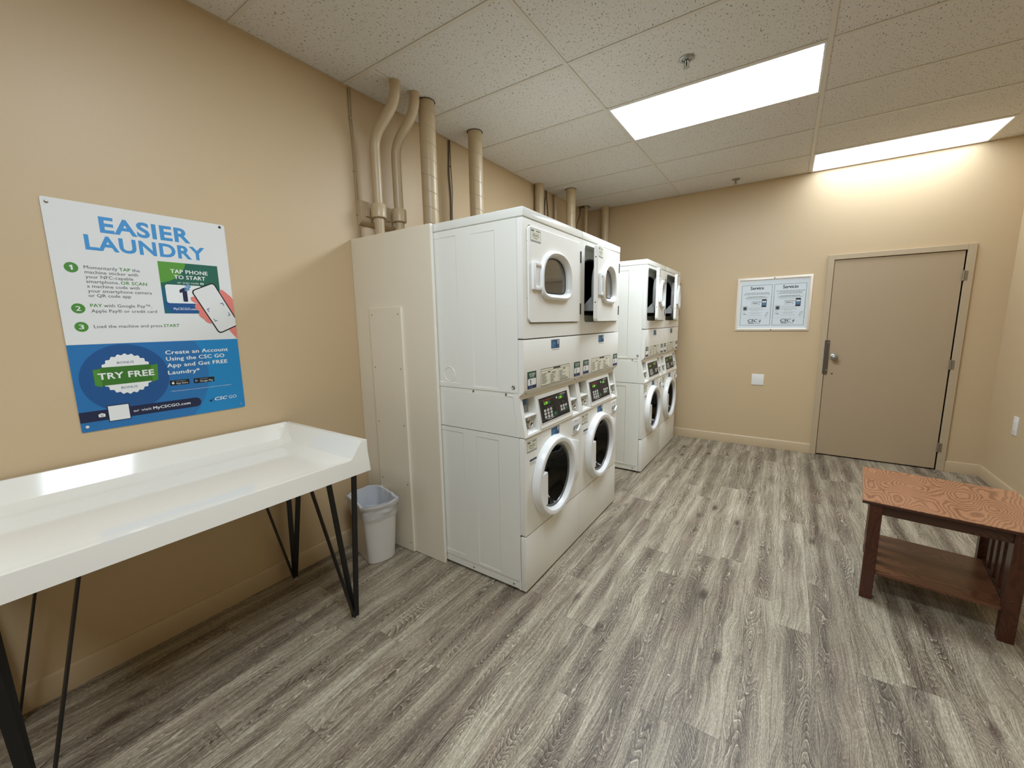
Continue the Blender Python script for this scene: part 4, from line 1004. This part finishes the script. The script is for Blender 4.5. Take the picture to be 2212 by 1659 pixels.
b = MB(); b.loft([binloop(.1645, .1135, .386, wob=.022), binloop(.170, .119, .382, wob=.022), binloop(.171, .120, .366, wob=.022, ph=.3), binloop(.163, .112, .350, wob=.02, ph=1), binloop(.165, .114, .335, wob=.024, ph=2.2), binloop(.160, .110, .32, wob=.02, ph=3), binloop(.162, .1115, .305, wob=.02, ph=3.6), binloop(.158, .107, .288, wob=.016, ph=4)], 'bagwhite')
lin = b.done('bag_liner', t)
b = MB(); b.loft([binloop(.166, .115, .3865, wob=.022), binloop(.151, .100, .384, wob=.028), binloop(.142, .091, .35, wob=.03, ph=1), binloop(.118, .070, .28, wob=.06, ph=2.4), binloop(.10, .055, .16, wob=.06, ph=4), binloop(.06, .03, .10, wob=.1, ph=5)], 'bagin', caps=(False, True)); b.done('bag_inside', lin)
b = MB(); b.loft([[(-.15, -.03, .37), (-.16, .02, .365), (-.15, .04, .36)], [(-.178, -.036, .335), (-.188, .0, .325), (-.18, .03, .33)], [(-.200, -.045, .295), (-.206, -.02, .285), (-.20, .0, .30)]], 'bagwhite', close=False); b.done('bag_tail', lin)
b = MB(); b.plane((-.048, -.0998, .26), (1, 0, 0), (0, -.06, 1), (0, -1, 0), .002); b.outline(0, 0, .05, .055, .004, 'ltgrey', 1); b.rect(.004, .0, .046, .014, 'ltgrey', 1); b.done('rating_label', t, auto='raw')

# ------------------------------------------------------------------ oak side table
t = thing('side_table', (3.043, 2.857, 0), 'square reddish oak side table with slatted sides and a low shelf, near the door', 'table', rz=R(-6.8))
TH = .529; hs = .305
b = MB(); b.box((-hs, -hs, TH-.0045), (hs, hs, TH), 'oak_top', .002, 1); b.box((-hs+.0005, -hs+.0005, TH-.017), (hs-.0005, hs-.0005, TH-.004), 'oak_rail', .002, 1); b.done('table_top', t)  # darker lower band paints the shade on the edge of the top
LX, LY, LT = .236, .268, .050
for sx in (-1, 1):
    for sy in (-1, 1):
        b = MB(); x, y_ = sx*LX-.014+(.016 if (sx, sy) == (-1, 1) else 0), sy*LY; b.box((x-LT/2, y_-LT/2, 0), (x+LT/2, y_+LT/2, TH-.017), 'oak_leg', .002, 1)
        if sy < 0:
            for z in (.475, .20): b.lathe((x, y_-LT/2, z), (0, -1, 0), [(.005, 0), (.003, .0015), (0, .002)], 'oak_rail', 10)
        b.done('leg', t)
for sy in (-1, 1):
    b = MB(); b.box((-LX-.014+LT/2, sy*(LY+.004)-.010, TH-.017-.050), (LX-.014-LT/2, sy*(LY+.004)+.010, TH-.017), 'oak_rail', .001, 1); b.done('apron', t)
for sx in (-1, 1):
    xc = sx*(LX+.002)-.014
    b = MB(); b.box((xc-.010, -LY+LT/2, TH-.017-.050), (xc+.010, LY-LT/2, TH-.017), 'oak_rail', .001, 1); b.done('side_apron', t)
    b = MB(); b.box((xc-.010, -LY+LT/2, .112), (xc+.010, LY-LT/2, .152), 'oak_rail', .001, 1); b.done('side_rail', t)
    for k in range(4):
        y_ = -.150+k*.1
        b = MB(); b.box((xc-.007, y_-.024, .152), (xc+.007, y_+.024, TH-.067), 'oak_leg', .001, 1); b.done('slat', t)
b = MB(); b.box((-LX-.004, -LY-.004, .134), (LX-.024, LY-.05, .151), 'oak_shelf_shaded', .002, 1); b.done('shelf', t)
# small litter on the floor
for x, y_, l in ((2.02, 1.56, 'tiny white crumb on the floor in front of the near washers'), (1.30, 5.0, 'tiny white crumb on the floor by the far washer and back wall')):
    b = MB(); b.lathe((0, 0, 0), (0, 0, 1), [(.004, 0), (.0045, .0015), (.002, .003), (0, .003)], 'paper', 7); o = b.done('paper_crumb', None, (x, y_, 0)); tag(o, l, 'litter', 'white crumbs on the floor')
